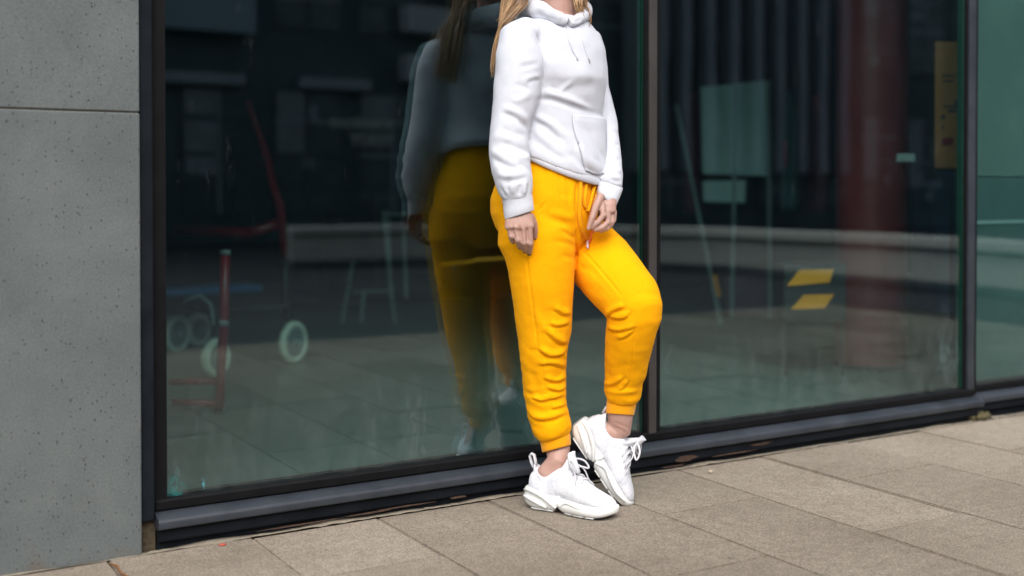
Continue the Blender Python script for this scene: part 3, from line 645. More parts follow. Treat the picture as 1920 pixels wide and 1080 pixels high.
# ------------------------------------------------------------------ the other side of the street (seen only as reflections)
opp = empty('opposite_building', (6, -14, 0)); tag(opp, 'dark office block opposite, mirrored in the glass', 'building')
dk = mat_noise('dark_cladding', (.05, .075, .08), (.095, .125, .13), scale=.8, rough=.7)
wn = mat_noise('office_glass', (.03, .05, .055), (.09, .12, .13), scale=2.5, rough=.3, spec=.6)
lt = mat_noise('pale_render', (.42, .43, .44), (.5, .51, .52), scale=.7, rough=.8)
fin = mat_noise('grey_fin', (.26, .29, .31), (.34, .37, .39), scale=1.5, rough=.7)
YO = -12.0
child(MB().box(-12, 40, YO-6, YO, 0, 7.6), 'wall', dk, opp)
rr = random.Random(4)
blind = mat_noise('pale_blind', (.2, .22, .23), (.3, .32, .33), scale=2, rough=.8)
for fl in range(2):
    for i in range(22):
        x = -10+i*1.5
        if 8.6 < x < 11.2 and fl >= 1: continue
        z0 = .5+fl*3.0
        f_ = child(MB().box(x, x+1.15, YO, YO+.03, z0, z0+2.0), 'window', wn, opp)
        if rr.random() < .55:
            h_ = rr.uniform(.2, 1.5); child(MB().box(x+.05, x+.53, YO+.0305, YO+.04, z0+2-h_, z0+1.98), 'blind', blind, f_)
        for q in range(rr.randint(1, 4)):
            u_ = rr.uniform(.05, .9); v_ = rr.uniform(.1, 1.6); child(MB().box(x+u_, x+u_+rr.uniform(.05, .22), YO+.0305, YO+.045, z0+v_, z0+v_+rr.uniform(.05, .3)), 'display_card', rr.choice([blind, fin, lt]), f_)
        for hz in (.45, .95, 1.5):
            child(MB().box(x, x+1.15, YO+.0305, YO+.05, z0+hz, z0+hz+rr.uniform(.03, .09)), 'transom', rr.choice([fin, dk, blind]), f_)
        child(MB().box(x+.55, x+.60, YO+.051, YO+.06, z0, z0+2.0), 'bar', fin if rr.random() < .35 else dk, f_)
for z0 in (2.75, 3.55, 4.35, 5.2):
    child(MB().box(8.7, 11.3, YO+.01, YO+.35, z0, z0+.42), 'balcony_band', lt, opp)
for i in range(10):
    x = 13.4+i*.62
    child(MB().box(x, x+.22, YO+.05, YO+.4, 1.2, 7.4), 'fin', fin, opp)
for i in range(5):
    child(MB().box(2.5+i*2.2, 2.5+i*2.2+rr.uniform(.5, 1.3), YO+.03, YO+.2, 2.55, 2.72), 'ledge', fin, opp)
child(MB().box(4.6, 6.1, YO+.03, YO+.3, 3.35, 6.4), 'bay_panel', mat_noise('blue_grey_panel', (.22, .29, .34), (.28, .35, .4), scale=1, rough=.5), opp)
# faint lettering on the opposite shop, seen reversed in the glass
M['letter'] = mat_noise('sign_letter', (.72, .72, .62), (.8, .8, .7), scale=3, rough=.6)
for txt, z_, sz in (('trwolovo', 1.93, .30), ('YEKIY', 1.64, .30)):
    cu = bpy.data.curves.new('lettering', 'FONT'); cu.body = txt; cu.size = sz; cu.extrude = .01
    to = bpy.data.objects.new('lettering', cu); col.objects.link(to)
    dg = bpy.context.evaluated_depsgraph_get(); dg.update(); tm = bpy.data.meshes.new_from_object(to.evaluated_get(dg))
    bpy.data.objects.remove(to); tm.materials.clear(); tm.materials.append(M['letter'])
    o = bpy.data.objects.new('lettering', tm); link(o, opp); o.matrix_parent_inverse = parent_inv(opp)
    o.location = (8.58, YO+.08, z_); o.rotation_euler = (math.pi/2, 0, math.pi)
# curved concrete bench
bpts = [(4.9, -7.0), (6.45, -6.6), (7.8, -5.9), (8.57, -4.5), (8.85, -2.8), (8.9, -1.0), (8.9, .2)]
bp_ = smooth_poly(bpts)
bench = empty('curved_bench', (7, -5, 0)); tag(bench, 'long curved concrete bench across the street, mirrored in the glass', 'bench')
conc = mat_noise('pale_concrete', (.58, .53, .47), (.70, .64, .56), scale=1.2, rough=.8)
def strip(pts, w, z0, z1, name, mat, parent):
    rings = []
    for i, p in enumerate(pts):
        t_ = pts[min(i+1, len(pts)-1)]-pts[max(i-1, 0)]; t_ = t_/np.linalg.norm(t_); n_ = np.array([-t_[1], t_[0]])
        a = p+n_*w/2; b_ = p-n_*w/2; rings.append([(a[0], a[1], z0), (b_[0], b_[1], z0), (b_[0], b_[1], z1), (a[0], a[1], z1)])
    return child(MB().rings(rings), name, mat, parent)
strip(bp_, .5, .38, .46, 'seat', conc, bench); strip(bp_, .40, .07, .34, 'body', conc, bench); strip(bp_, .3, 0, .38, 'plinth', fin, bench)

# ------------------------------------------------------------------ the person
D0 = 3.38
def PX(px, py, w=0.0): return at_depth(px, py, D0-w)
PXM = FPX/D0                      # pixels per metre in the figure's plane
def unit(a): return a/(np.linalg.norm(a)+1e-12)
def limb(stations, n=28, scale=1.0, endround=True):
    """loft: stations (px, py, w, half width in px, half depth in m)"""
    C = [PX(*s[:3]) for s in stations]; rings = []
    def ring(c, t, a, b):
        v = unit(CAMP-c); S = unit(np.cross(t, v)); Nn = unit(np.cross(S, t))
        return [c + a*math.cos(2*math.pi*k/n)*S + b*math.sin(2*math.pi*k/n)*Nn for k in range(n)]
    for i, s in enumerate(stations):
        t = unit(C[min(i+1, len(C)-1)]-C[max(i-1, 0)])
        rings.append(ring(C[i], t, s[3]/PXM*scale, s[4]*scale))
    if endround:
        for end in (0, -1):
            s = stations[end]; t = unit(C[0]-C[1]) if end == 0 else unit(C[-1]-C[-2]); a, b = s[3]/PXM*scale, s[4]*scale
            ex = [ring(C[end]+t*min(a, b)*.55*math.sin(h), t if end else -t, a*math.cos(h), b*math.cos(h)) for h in (.5, 1.0, 1.4)]
            rings = ex[::-1]+rings if end == 0 else rings+ex
    return rings
def trunk(stations, phi, n=40, scale=1.0):
    """rings with axes fixed to the body: stations (py, px, w, a lateral, b front-back[, tilt front px, tilt left px])"""
    rings = []
    for s in stations:
        ph = math.radians(s[7] if len(s) > 7 else phi)
        F = rv*math.sin(ph) - dh*math.cos(ph); L = rv*math.cos(ph) + dh*math.sin(ph)
        c = PX(s[1], s[0], s[2]); tf, tl = (s[5], s[6]) if len(s) > 5 else (0, 0)
        rings.append([c + L*s[3]*scale*math.cos(th) + F*s[4]*scale*math.sin(th) + np.array([0, 0, -(tf*math.sin(th)+tl*math.cos(th))/PXM]) for th in [2*math.pi*k/n for k in range(n)]])
    return rings
def remesh(mbs, voxel, iters=4, lam=.5):
    m = MB()
    for r in mbs:
        if isinstance(r, MB): m.add(r.v, r.f)
        else: m.rings(r)
    me = m.mesh('tmp'); bm = bmesh.new(); bm.from_mesh(me)
    bmesh.ops.recalc_face_normals(bm, faces=bm.faces[:]); bm.to_mesh(me); bm.free()
    o = bpy.data.objects.new('tmp', me); col.objects.link(o)
    md = o.modifiers.new('r', 'REMESH'); md.mode = 'VOXEL'; md.voxel_size = voxel
    dg = bpy.context.evaluated_depsgraph_get(); dg.update()
    me2 = bpy.data.meshes.new_from_object(o.evaluated_get(dg))
    bpy.data.objects.remove(o); bpy.data.meshes.remove(me)
    S = Sculpt(me2); S.smooth(iters, lam); return S
class Sculpt:
    def __init__(self, me):
        self.me = me; n = len(me.vertices); self.co = np.empty(n*3); me.vertices.foreach_get('co', self.co); self.co = self.co.reshape(-1, 3)
        e = np.empty(len(me.edges)*2, int); me.edges.foreach_get('vertices', e); self.e = e.reshape(-1, 2)
        self.deg = np.bincount(self.e.ravel(), minlength=n)[:, None].astype(float)
    def lap(self, x):
        s = np.zeros_like(x)
        for k in range(x.shape[1]):
            s[:, k] = np.bincount(self.e[:, 0], x[self.e[:, 1], k], minlength=len(x)) + np.bincount(self.e[:, 1], x[self.e[:, 0], k], minlength=len(x))
        return s/np.maximum(self.deg, 1) - x
    def smooth(self, iters=4, lam=.5, taubin=True, mask=None):
        for _ in range(iters):
            d = self.lap(self.co)*lam
            self.co = self.co + (d if mask is None else d*mask[:, None])
            if taubin:
                d = self.lap(self.co)*(-lam*.95); self.co = self.co + (d if mask is None else d*mask[:, None])
        return self
    def normals(self):
        self.me.vertices.foreach_set('co', self.co.ravel()); self.me.update()
        nn = np.empty(len(self.co)*3); self.me.vertices.foreach_get('normal', nn); return nn.reshape(-1, 3)
    def bvh(self):
        self.normals(); return BVHTree.FromPolygons([tuple(c) for c in self.co], [tuple(p.vertices) for p in self.me.polygons])
    def hit(self, bv, px, py):
        d = Vector(unit(ray(px, py))); h = bv.ray_cast(Vector(CAMP), d)
        return (np.array(h[0]), np.array(h[1])) if h[0] is not None else (None, None)
    def strokes(self, items):
        """items: (pts px, sigma px, amplitude mm, kind) pushed along the surface normal; kind 'f' fold ridge, 'g' groove, 'b' plain bump"""
        bv = self.bvh()
        for pts, sg, amp, kind in items:
            P3 = []
            pp_ = smooth_poly([np.array(p, float) for p in pts], 5) if len(pts) > 2 else [np.array(pts[0])*(1-k/6)+np.array(pts[1])*k/6 for k in range(7)]
            for p in pp_:
                h, _ = self.hit(bv, p[0], p[1])
                if h is not None: P3.append(h)
            if len(P3) < 2: continue
            nrm = self.normals(); P3 = np.array(P3); sig = sg/PXM
            lo, hi = P3.min(0)-sig*4.5, P3.max(0)+sig*4.5
            idx = np.nonzero(((self.co > lo) & (self.co < hi)).all(1))[0]
            if len(idx) == 0: continue
            c = self.co[idx]; best = np.full(len(idx), 1e9); bt = np.zeros(len(idx)); near = np.zeros((len(idx), 3)); L = len(P3)-1
            for i in range(L):
                a, b = P3[i], P3[i+1]; ab = b-a; q = ab@ab+1e-12
                t = np.clip(((c-a)@ab)/q, 0, 1); d = np.linalg.norm(c-(a+t[:, None]*ab), axis=1); m_ = d < best
                best[m_] = d[m_]; bt[m_] = (i+t[m_])/L; near[m_] = (a+t[:, None]*ab)[m_]
            tap = np.clip(np.minimum(bt, 1-bt)*4+.15, 0, 1)
            g1 = np.exp(-.5*(best/sig)**2); g2 = np.exp(-.5*(best/(1.9*sig))**2)
            if kind == 'r':      # a roll of cloth above a sharp crease
                sd_ = np.sign(c[:, 2]-near[:, 2])*best
                prof_ = np.exp(-.5*((sd_-1.25*sig)/(1.05*sig))**2) - .9*np.exp(-.5*((sd_+.1*sig)/(.5*sig))**2)
            else: prof_ = {'f': 1.35*g1-.55*g2, 'g': -(1.35*g1-.5*g2), 'b': g1}[kind]
            vis = np.clip((nrm[idx]@unit(CAMP-P3.mean(0)))*2+.9, 0, 1)
            self.co[idx] += nrm[idx]*(amp*.001*prof_*tap*vis)[:, None]
    def noise(self, amp, scale, seed=0, stretch=(1, 1, 1), mask=None):
        nrm = self.normals()
        v = np.array([mnoise.noise(Vector((c[0]*scale*stretch[0]+seed, c[1]*scale*stretch[1], c[2]*scale*stretch[2]))) for c in self.co])
        if mask is not None: v = v*mask
        self.co += nrm*(amp*v)[:, None]
    def done(self, name, mat, parent):
        self.me.vertices.foreach_set('co', self.co.ravel()); self.me.update(); self.me.shade_smooth(); self.me.materials.clear()
        for m_ in (mat if isinstance(mat, list) else [mat]): self.me.materials.append(m_)
        self.me.name = name; o = bpy.data.objects.new(name, self.me); link(o, parent); o.matrix_parent_inverse = parent_inv(parent); return o
def band(rings, name, mat, parent, ribs=60, thick=.003):
    """open ribbed band with wall thickness and UVs that count ribs"""
    n = len(rings[0]); m = MB(); R = [np.array(r) for r in rings]
    inner = []
    for r in R[::-1]:
        c = r.mean(0); inner.append(r + (c-r)/np.linalg.norm(c-r, axis=1)[:, None]*thick*2)
    m.rings([list(map(tuple, r)) for r in R]+[list(map(tuple, r)) for r in inner], cap=False)
    me = m.mesh(name); uvl = me.uv_layers.new(name='UVMap')
    for p in me.polygons:
        ks = [v % n for v in p.vertices]; wrap = max(ks)-min(ks) > 1
        for li, vi in zip(p.loop_indices, p.vertices):
            k = vi % n; u = (k if not (wrap and k == 0) else n)/n
            uvl.data[li].uv = (u*ribs*.31416, (vi//n)*.1)
    me.materials.append(mat); bm = bmesh.new(); bm.from_mesh(me); bmesh.ops.recalc_face_normals(bm, faces=bm.faces[:]); bm.to_mesh(me); bm.free()
    me.shade_smooth(); o = bpy.data.objects.new(name, me); link(o, parent); o.matrix_parent_inverse = parent_inv(parent); return o

G0 = at_ground(1085, 958)
person = empty('person', (G0[0], G0[1], 0)); tag(person, 'person in white hoodie, yellow joggers and white sneakers standing by the glass', 'person')

# --- stations shared by the clothes and the body under them
PHI_T, PHI_H = 47, 50
TORSO = [(33, 1046, -.06, .085, .075), (46, 1043, -.06, .125, .09), (62, 1044, -.055, .152, .10), (85, 1046, -.05, .162, .112), (125, 1046, -.05, .163, .127), (150, 1047, -.05, .16, .131), (178, 1047, -.05, .157, .122),
         (205, 1046, -.05, .157, .117), (240, 1045, -.05, .163, .122, 8, 3), (270, 1045, -.05, .170, .133, 20, 8), (288, 1045, -.05, .173, .138, 30, 12), (300, 1045, -.05, .171, .137, 36, 15)]
R_SLEEVE = [(992, 60, .05, 30, .05), (972, 72, .07, 36, .06), (972, 100, .085, 42, .064), (973, 125, .09, 44, .066), (968, 177, .098, 43, .063), (959, 222, .105, 38, .06), (955, 252, .112, 36, .058), (954, 287, .125, 36, .056), (958, 318, .138, 36.5, .056), (964, 343, .146, 34, .053), (967, 359, .15, 31, .047), (969, 369, .152, 27, .041)]
L_SLEEVE = [(1100, 72, -.16, 28, .055), (1104, 100, -.18, 34, .06), (1109, 130, -.19, 32, .06), (1112, 165, -.195, 31, .057), (1118, 200, -.19, 34, .056), (1122, 226, -.18, 35, .055), (1129, 262, -.15, 33, .054), (1136, 300, -.09, 30, .05), (1142, 328, -.03, 26, .045), (1146, 346, .005, 22, .038)]
PELVIS = [(262, 1040, -.05, .13, .10), (300, 1034, -.05, .148, .118), (340, 1026, -.05, .163, .14), (372, 1022, -.05, .170, .150), (400, 1021, -.05, .170, .150), (428, 1024, -.05, .160, .138), (455, 1030, -.05, .135, .115), (472, 1034, -.05, .10, .09)]
R_LEG = [(990, 395, .03, 55, .09), (1004, 440, .03, 73, .10), (1011, 470, .03, 67, .098), (1015, 500, .03, 63, .095), (1016.5, 530, .03, 60, .09), (1018.5, 575, .025, 55.5, .083), (1020, 622, .02, 51, .077), (1018, 650, .015, 46, .072), (1019.5, 690, .0, 42.5, .067), (1021, 736, -.012, 39.5, .062), (1025.5, 768, -.016, 37.5, .060), (1032, 791, -.018, 39, .062), (1036.5, 806, -.018, 38, .061)]
L_THIGH = [(1064, 428, -.14, 50, .075), (1099, 462, -.11, 61, .08), (1128, 494, -.04, 63, .088), (1160, 534, .012, 60, .086), (1183, 560, .045, 57, .08), (1192, 573, .06, 53, .074)]
L_SHIN = [(1194, 560, .062, 48, .068), (1190, 588, .058, 50, .07), (1184, 612, .046, 47.5, .068), (1181, 634, .034, 46, .065), (1176, 664, .014, 43.5, .061), (1172, 700, -.010, 38.5, .056), (1169, 717, -.022, 35.5, .054), (1168.5, 730, -.03, 36.5, .056), (1168, 739, -.034, 36, .055)]

# --- joggers
jog = remesh([trunk(PELVIS, PHI_H), limb(R_LEG), limb(L_THIGH), limb(L_SHIN)], .0036, iters=10)
jog.smooth(6, .5, taubin=False)
low = np.clip((.56-jog.co[:, 2])/.3, 0, 1)
jog.noise(.0022, 14, 3); jog.noise(.0022, 30, 8, (1, 1, 1.6), .35+low)
F_, G_, B_, R_ = 'f', 'g', 'b', 'r'
jog.strokes([
    # standing leg: bunching from the knee to the ankle
    ([(1036, 580), (1055, 592), (1078, 593)], 5, 6, R_), ([(1028, 609), (1043, 614), (1066, 610)], 4.6, 6.5, R_),
    ([(1004, 580), (1014, 606), (1030, 622)], 6, 3.5, F_), ([(1022, 624), (1040, 640), (1056, 647), (1074, 642)], 5.4, 8, R_),
    ([(1006, 655), (1026, 669), (1048, 669), (1064, 658)], 5.2, 8.5, R_), ([(1012, 687), (1036, 685), (1064, 695)], 4.8, 6.5, R_),
    ([(1018, 711), (1040, 718), (1064, 711)], 4.8, 7, R_), ([(1024, 729), (1046, 735), (1064, 727)], 4, 6, R_),
    ([(996, 748), (1016, 754), (1034, 750), (1060, 744)], 4.2, 6.5, R_), ([(1034, 768), (1046, 766), (1064, 760)], 3.8, 6.5, R_),
    ([(988, 775), (1006, 788), (1034, 788), (1068, 775)], 5.2, 7, R_), ([(986, 735), (998, 740), (1012, 736)], 4, 3, G_),
    ([(998, 690), (1004, 720), (1008, 745)], 6, 2, G_), ([(1050, 700), (1046, 706), (1040, 708)], 3, 3, G_), ([(1030, 740), (1024, 744), (1018, 744)], 3, 3, F_),
    ([(1048, 655), (1056, 660), (1062, 672)], 3, 4, F_),
    # seams
    ([(984, 455), (988, 490), (995, 545), (1002, 600), (1008, 645), (1011, 664)], 1.7, 2.6, G_), ([(1083, 462), (1098, 476), (1125, 506), (1150, 536), (1168, 558)], 1.7, 2.6, G_), ([(1006, 398), (1014, 390), (1024, 378)], 1.6, 2.4, G_), ([(1190, 618), (1188, 650), (1184, 690), (1181, 722)], 1.7, 2.2, G_), ([(1013, 672), (1018, 700), (1022, 740)], 1.7, 1.8, G_),
    # hip and thigh
    ([(1082, 345), (1080, 380), (1084, 420)], 3, 5, G_), ([(1074, 345), (1073, 380), (1077, 415)], 5, 3, F_),
    ([(1050, 430), (1066, 440), (1080, 447)], 3.5, 3.5, G_), ([(1040, 452), (1062, 456), (1078, 462)], 4, 3, G_), ([(1052, 478), (1066, 482), (1078, 484)], 4, 2.5, G_),
    ([(1046, 330), (1052, 350), (1056, 372)], 4.5, 2.5, G_), ([(1062, 330), (1064, 352), (1066, 376)], 4.5, 2.5, G_), ([(1020, 318), (1026, 342), (1030, 366)], 5, 2, G_),
    ([(1008, 396), (1030, 412), (1068, 420)], 5, 2.5, G_), ([(1030, 396), (1054, 404), (1076, 412)], 6, 2.5, F_),
    ([(1086, 500), (1104, 506), (1124, 520)], 5, 2.0, G_),
    ([(1082, 428), (1082, 460), (1080, 490)], 3.2, 4, G_),
    # crook of the bent knee
    ([(1132, 601), (1150, 587), (1172, 578)], 4.4, 7.5, R_), ([(1140, 596), (1157, 600), (1174, 598), (1184, 584)], 3.8, 7, R_),
    ([(1140, 620), (1163, 623), (1194, 614)], 4.4, 6, R_), ([(1158, 638), (1174, 634), (1192, 619)], 4, 5, R_), ([(1148, 590), (1160, 588), (1172, 590)], 3, 4, F_),
    ([(1133, 725), (1153, 723), (1172, 708)], 4.2, 5, R_), ([(1160, 733), (1172, 728), (1180, 714)], 3.5, 4, R_), ([(1132, 733), (1168, 735), (1206, 732)], 4.5, 4.5, F_),
    ([(1081, 430), (1081, 465), (1079, 500), (1077, 530)], 2.6, 6, G_),
])
jog.smooth(1, .25, taubin=False)
joggers = jog.done('joggers', M['jogger'], person)
jbv = jog.bvh()

def ringset(pts, n=48):
    """rings from (left px, right px) edge pairs: each ring spans a slanted line in the picture, round in depth; pts: (xl, yl, xr, yr, w, depth ratio)"""
    out_ = []
    for (xl, yl, xr, yr, w, q) in pts:
        A, B = PX(xl, yl, w), PX(xr, yr, w); c = (A+B)/2; S = (B-A)/2; v = unit(CAMP-c); b = np.linalg.norm(S)*q
        # depth axis square to S and tipped so that the ring stays a true cross section
        Nn = unit(v - S*(v@S)/(S@S)); out_.append([c + S*math.cos(2*math.pi*k/n) + Nn*b*math.sin(2*math.pi*k/n) for k in range(n)])
    return out_
band(ringset([(1009, 808, 1066, 794, -.018, .95), (1010.5, 815, 1067.5, 799, -.018, .95), (1013.5, 832, 1069.5, 816, -.016, .95), (1016, 846, 1070.5, 832, -.015, .95), (1017, 848.5, 1069.5, 835, -.015, .93)]), 'ankle_cuff', M['jogger_rib'], joggers, ribs=64)
band(ringset([(1139, 737, 1193, 737, -.035, .95), (1138.5, 743, 1193.5, 743, -.036, .95), (1137, 758, 1193, 758, -.038, .95), (1136, 773, 1189, 777, -.04, .95), (1136.5, 775, 1188, 779, -.04, .93)]), 'ankle_cuff', M['jogger_rib'], joggers, ribs=64)
def on_surface(S, bv, pts, off=.001, n=6):
    out_ = []
    for p in (smooth_poly([np.array(p, float) for p in pts], n) if len(pts) > 2 else [np.array(pts[0])*(1-k/8)+np.array(pts[1])*k/8 for k in range(9)]):
        h, nn = S.hit(bv, p[0], p[1])
        if h is not None: out_.append(h + (nn if nn@(CAMP-h) > 0 else -nn)*off)
    return out_
def surf_tube(S, bv, pts, r, off, name, mat, parent, flat=1.0, n=6):
    P = on_surface(S, bv, pts, off, n)
    if len(P) < 2: return None
    P = [np.array(p) for p in P]
    for _ in range(3): P = [P[0]]+[(P[i-1]+2*P[i]+P[i+1])/4 for i in range(1, len(P)-1)]+[P[-1]]
    return child(MB().tube(P, r, n=8, flat=flat, up=unit(CAMP-P[0])), name, mat, parent, smooth=True)
# waist cord, hanging ends and the coral tip
surf_tube(jog, jbv, [(1086, 336), (1086, 360), (1085, 390), (1086, 420), (1091, 438), (1099, 449)], .0026, .005, 'waist_cord', M['jogger_cord'], joggers, flat=2.3)
surf_tube(jog, jbv, [(1097, 338), (1095, 360), (1093, 380), (1096, 390)], .0024, .005, 'waist_cord', M['jogger_cord'], joggers, flat=2.2)
surf_tube(jog, jbv, [(1112, 342), (1107, 362), (1102, 384), (1098, 396)], .0024, .008, 'waist_cord', M['jogger_cord'], joggers, flat=2.0)
surf_tube(jog, jbv, [(1118, 346), (1113, 362), (1110, 374), (1107, 384)], .0024, .010, 'waist_cord', M['jogger_cord'], joggers, flat=1.8)
surf_tube(jog, jbv, [(1108, 430), (1104, 440), (1103, 452)], .0022, .008, 'cord_loop', M['coral'], joggers)
surf_tube(jog, jbv, [(1103, 450), (1103, 458), (1104, 466)], .0052, .007, 'cord_tip', M['coral'], joggers)
surf_tube(jog, jbv, [(1104, 456), (1104.5, 462), (1105, 469)], .0032, .011, 'cord_end', M['cord'], joggers)

# --- hoodie
hd = remesh([trunk(TORSO, PHI_T), limb(R_SLEEVE), limb(L_SLEEVE)], .0042, iters=8)
hd.smooth(5, .5, taubin=False)
hd.noise(.003, 11, 21); hd.noise(.0016, 26, 5)
hd.strokes([
    # armhole and chest
    ([(996, 50), (1010, 72), (1018, 100), (1019, 130), (1015, 165)], 3.2, 5, G_), ([(1028, 90), (1040, 120), (1070, 140), (1110, 135)], 20, 5, B_),
    ([(1020, 60), (1030, 90), (1034, 118)], 7, 3.5, G_), ([(1020, 150), (1060, 162), (1120, 158)], 9, 4, G_),
    ([(1048, 174), (1060, 163), (1072, 154)], 4, 4.5, F_), ([(1014, 171), (1047, 179), (1079, 192), (1112, 210)], 5, 5.5, F_),
    ([(1006, 187), (1033, 187), (1060, 195), (1089, 204), (1138, 219)], 4, 5.5, G_), ([(1030, 160), (1040, 168), (1052, 172)], 4, 3, G_),
    ([(999, 225), (1026, 240), (1050, 265)], 4, 6, G_), ([(1002, 216), (1037, 235), (1064, 260)], 5, 5, F_), ([(996, 240), (1016, 256), (1040, 276)], 5, 3.5, F_), ([(1000, 262), (1030, 284), (1060, 300)], 5, 3.5, G_),
    ([(1085, 270), (1098, 300), (1128, 322)], 6, 4.5, F_), ([(1068, 285), (1088, 306), (1112, 322)], 5, 4, G_), ([(1100, 240), (1112, 270), (1130, 300)], 6, 3.5, G_),
    # right sleeve
    ([(975, 126), (992, 122), (1010, 118)], 4, 3, G_), ([(984, 150), (998, 146), (1012, 142)], 4.5, 3.5, F_), ([(988, 156), (1000, 150), (1012, 150)], 3.5, 3.5, G_), ([(966, 158), (980, 162), (994, 168)], 4, 3, G_),
    ([(945, 212), (970, 224), (988, 242)], 4, 5.5, G_), ([(942, 202), (968, 210), (990, 226)], 5, 4.5, F_), ([(960, 190), (976, 186), (996, 178)], 5, 3, F_),
    ([(940, 268), (962, 274), (990, 284)], 4, 4, G_), ([(922, 258), (944, 256), (966, 262)], 6, 2.5, F_), ([(940, 240), (960, 250), (984, 254)], 4, 3, G_),
    ([(924, 297), (946, 310), (972, 316)], 4, 4.5, G_), ([(968, 292), (982, 296), (996, 294)], 4, 3.5, F_), ([(920, 282), (938, 290), (962, 302)], 5.5, 3.5, F_), ([(932, 324), (950, 330), (970, 326)], 4.5, 4, F_), ([(970, 308), (984, 312), (997, 322)], 4, 3.5, G_),
    ([(940, 338), (962, 340), (988, 332)], 3.8, 5, G_), ([(955, 334), (950, 346), (952, 360)], 3.5, 4.5, G_), ([(964, 340), (960, 352), (961, 364)], 3.2, 4, F_), ([(976, 346), (974, 356), (974, 366)], 3, 4.5, G_), ([(984, 344), (984, 354), (983, 364)], 3, 4, F_), ([(990, 346), (991, 356), (990, 364)], 2.8, 4, G_), ([(940, 352), (944, 362), (950, 370)], 3, 4, G_),
    # left sleeve (strip beyond the torso)
    ([(1142, 262), (1152, 270), (1162, 272)], 3.5, 3.5, G_), ([(1144, 290), (1152, 298), (1164, 298)], 3.5, 3.5, G_), ([(1142, 312), (1154, 320), (1167, 318)], 4, 4, F_), ([(1144, 334), (1156, 340), (1168, 338)], 3.5, 4, G_), ([(1140, 230), (1148, 240), (1158, 244)], 4, 3, F_),
])
hd.smooth(1, .4, taubin=False)
hoodie = hd.done('hoodie', M['hoodie'], person)
hbv = hd.bvh()
band(ringset([(940, 377, 998, 362, .152, .8), (943, 381, 998, 366, .152, .8), (944, 396, 1000, 380, .153, .78), (946, 410, 1001.5, 393, .155, .76), (947, 412, 1000.5, 395, .155, .74)]), 'cuff', M['hoodie_rib'], hoodie, ribs=56)
band(ringset([(1123, 338, 1168, 352, .0, .9), (1122, 343, 1167, 357, .006, .92), (1120.5, 352, 1161, 373, .016, .95), (1119, 361, 1155, 386, .024, .98), (1120, 362, 1154, 387, .024, .95)]), 'cuff', M['hoodie_rib'], hoodie, ribs=56)
HEM = [(291, 1045, -.05, .165, .131, 34, 15), (296, 1045, -.05, .168, .135, 35.5, 15.5), (301, 1045, -.05, .169, .136, 37, 16), (306, 1045, -.05, .168, .134, 38, 16), (308, 1045, -.05, .164, .130, 38, 16)]
band(trunk(HEM, PHI_T, n=96), 'hem_band', M['hoodie_rib'], hoodie, ribs=170)
# kangaroo pocket laid over the belly
def patch(S, bv, corner_fn, nu, nv, off, name, mat, parent, thick=.004):
    top = []; ok_ = []
    for j in range(nv+1):
        row = []
        for i in range(nu+1):
            px, py = corner_fn(i/nu, j/nv); h, nn = S.hit(bv, px, py)
            row.append(None if h is None else h + nn*(off*min(1, 6*min(i/nu, 1-i/nu, j/nv, 1-j/nv)+.25)))
        top.append(row)
    m = MB(); idx = {}; vs = []; fs = []
    for j in range(nv+1):
        for i in range(nu+1):
            if top[j][i] is not None: idx[i, j] = len(vs); vs.append(top[j][i])
    for j in range(nv):
        for i in range(nu):
            q = [(i, j), (i+1, j), (i+1, j+1), (i, j+1)]
            if all(k in idx for k in q): fs.append([idx[k] for k in q])
    m.add(vs, fs); o = child(m, name, mat, parent, smooth=True)
    md = o.modifiers.new('thick', 'SOLIDIFY'); md.thickness = thick; md.offset = -1; return o
def pocket(u, v):
    E = smooth_poly([np.array(p, float) for p in ((1072, 214), (1074, 240), (1083, 268), (1091, 294), (1097, 320))], 8)
    q = v*(len(E)-1); i = min(int(q), len(E)-2); left = E[i]*(1-(q-i))+E[i+1]*(q-i)
    right = np.array((1136, 222))*(1-v)+np.array((1133, 326))*v
    return left*(1-u)+right*u + np.array((0, 3))*math.sin(math.pi*u)*v
patch(hd, hbv, pocket, 26, 34, .0045, 'pouch_pocket', M['hoodie'], hoodie)
surf_tube(hd, hbv, [(1073, 216), (1075, 241), (1084, 269)], .0028, .004, 'pocket_edge', M['hoodie'], hoodie)
surf_tube(hd, hbv, [(996, 46), (1009, 68), (1018, 98), (1019, 128), (1014, 168), (1006, 198)], .0011, -.0002, 'seam', M['wseam'], hoodie)
# hood lying round the neck, crossing over at the throat
def hood_path(k): return k
HP = [  # px, py, w, height m, thickness m, lean
    (1063, 40, .055, .026, .012), (1050, 34, .060, .034, .014), (1032, 26, .055, .044, .016), (1012, 19, .03, .052, .018), (995, 14, -.01, .058, .022), (984, 12, -.07, .066, .03), (985, 18, -.13, .085, .04), (1003, 26, -.18, .10, .048), (1032, 30, -.205, .105, .05), (1062, 26, -.20, .095, .045), (1084, 20, -.165, .075, .036), (1094, 20, -.11, .055, .026), (1095, 27, -.05, .042, .018), (1088, 34, .0, .034, .015), (1076, 40, .035, .028, .013), (1067, 43, .05, .022, .011)]
hc = PX(1045, 20, -.07); hr = []
for i, s in enumerate(HP):
    c_ = PX(*s[:3]); a = PX(*HP[max(i-1, 0)][:3]); b_ = PX(*HP[min(i+1, len(HP)-1)][:3]); t = unit(b_-a)
    outw = c_-hc; outw[2] = 0; outw = unit(outw); upv = unit(np.array([0, 0, 1.])*1.0 + outw*-.45); upv = unit(upv - t*(upv@t)); nn = np.cross(t, upv)
    hr.append([c_ + upv*s[3]*.5*math.copysign(abs(math.cos(th))**.8, math.cos(th)) + nn*s[4]*math.sin(th) for th in [2*math.pi*k/20 for k in range(20)]])
back = MB().ellipsoid(PX(1030, 62, -.185), [rv*.085, dh*.045, np.array([0, 0, .075])])
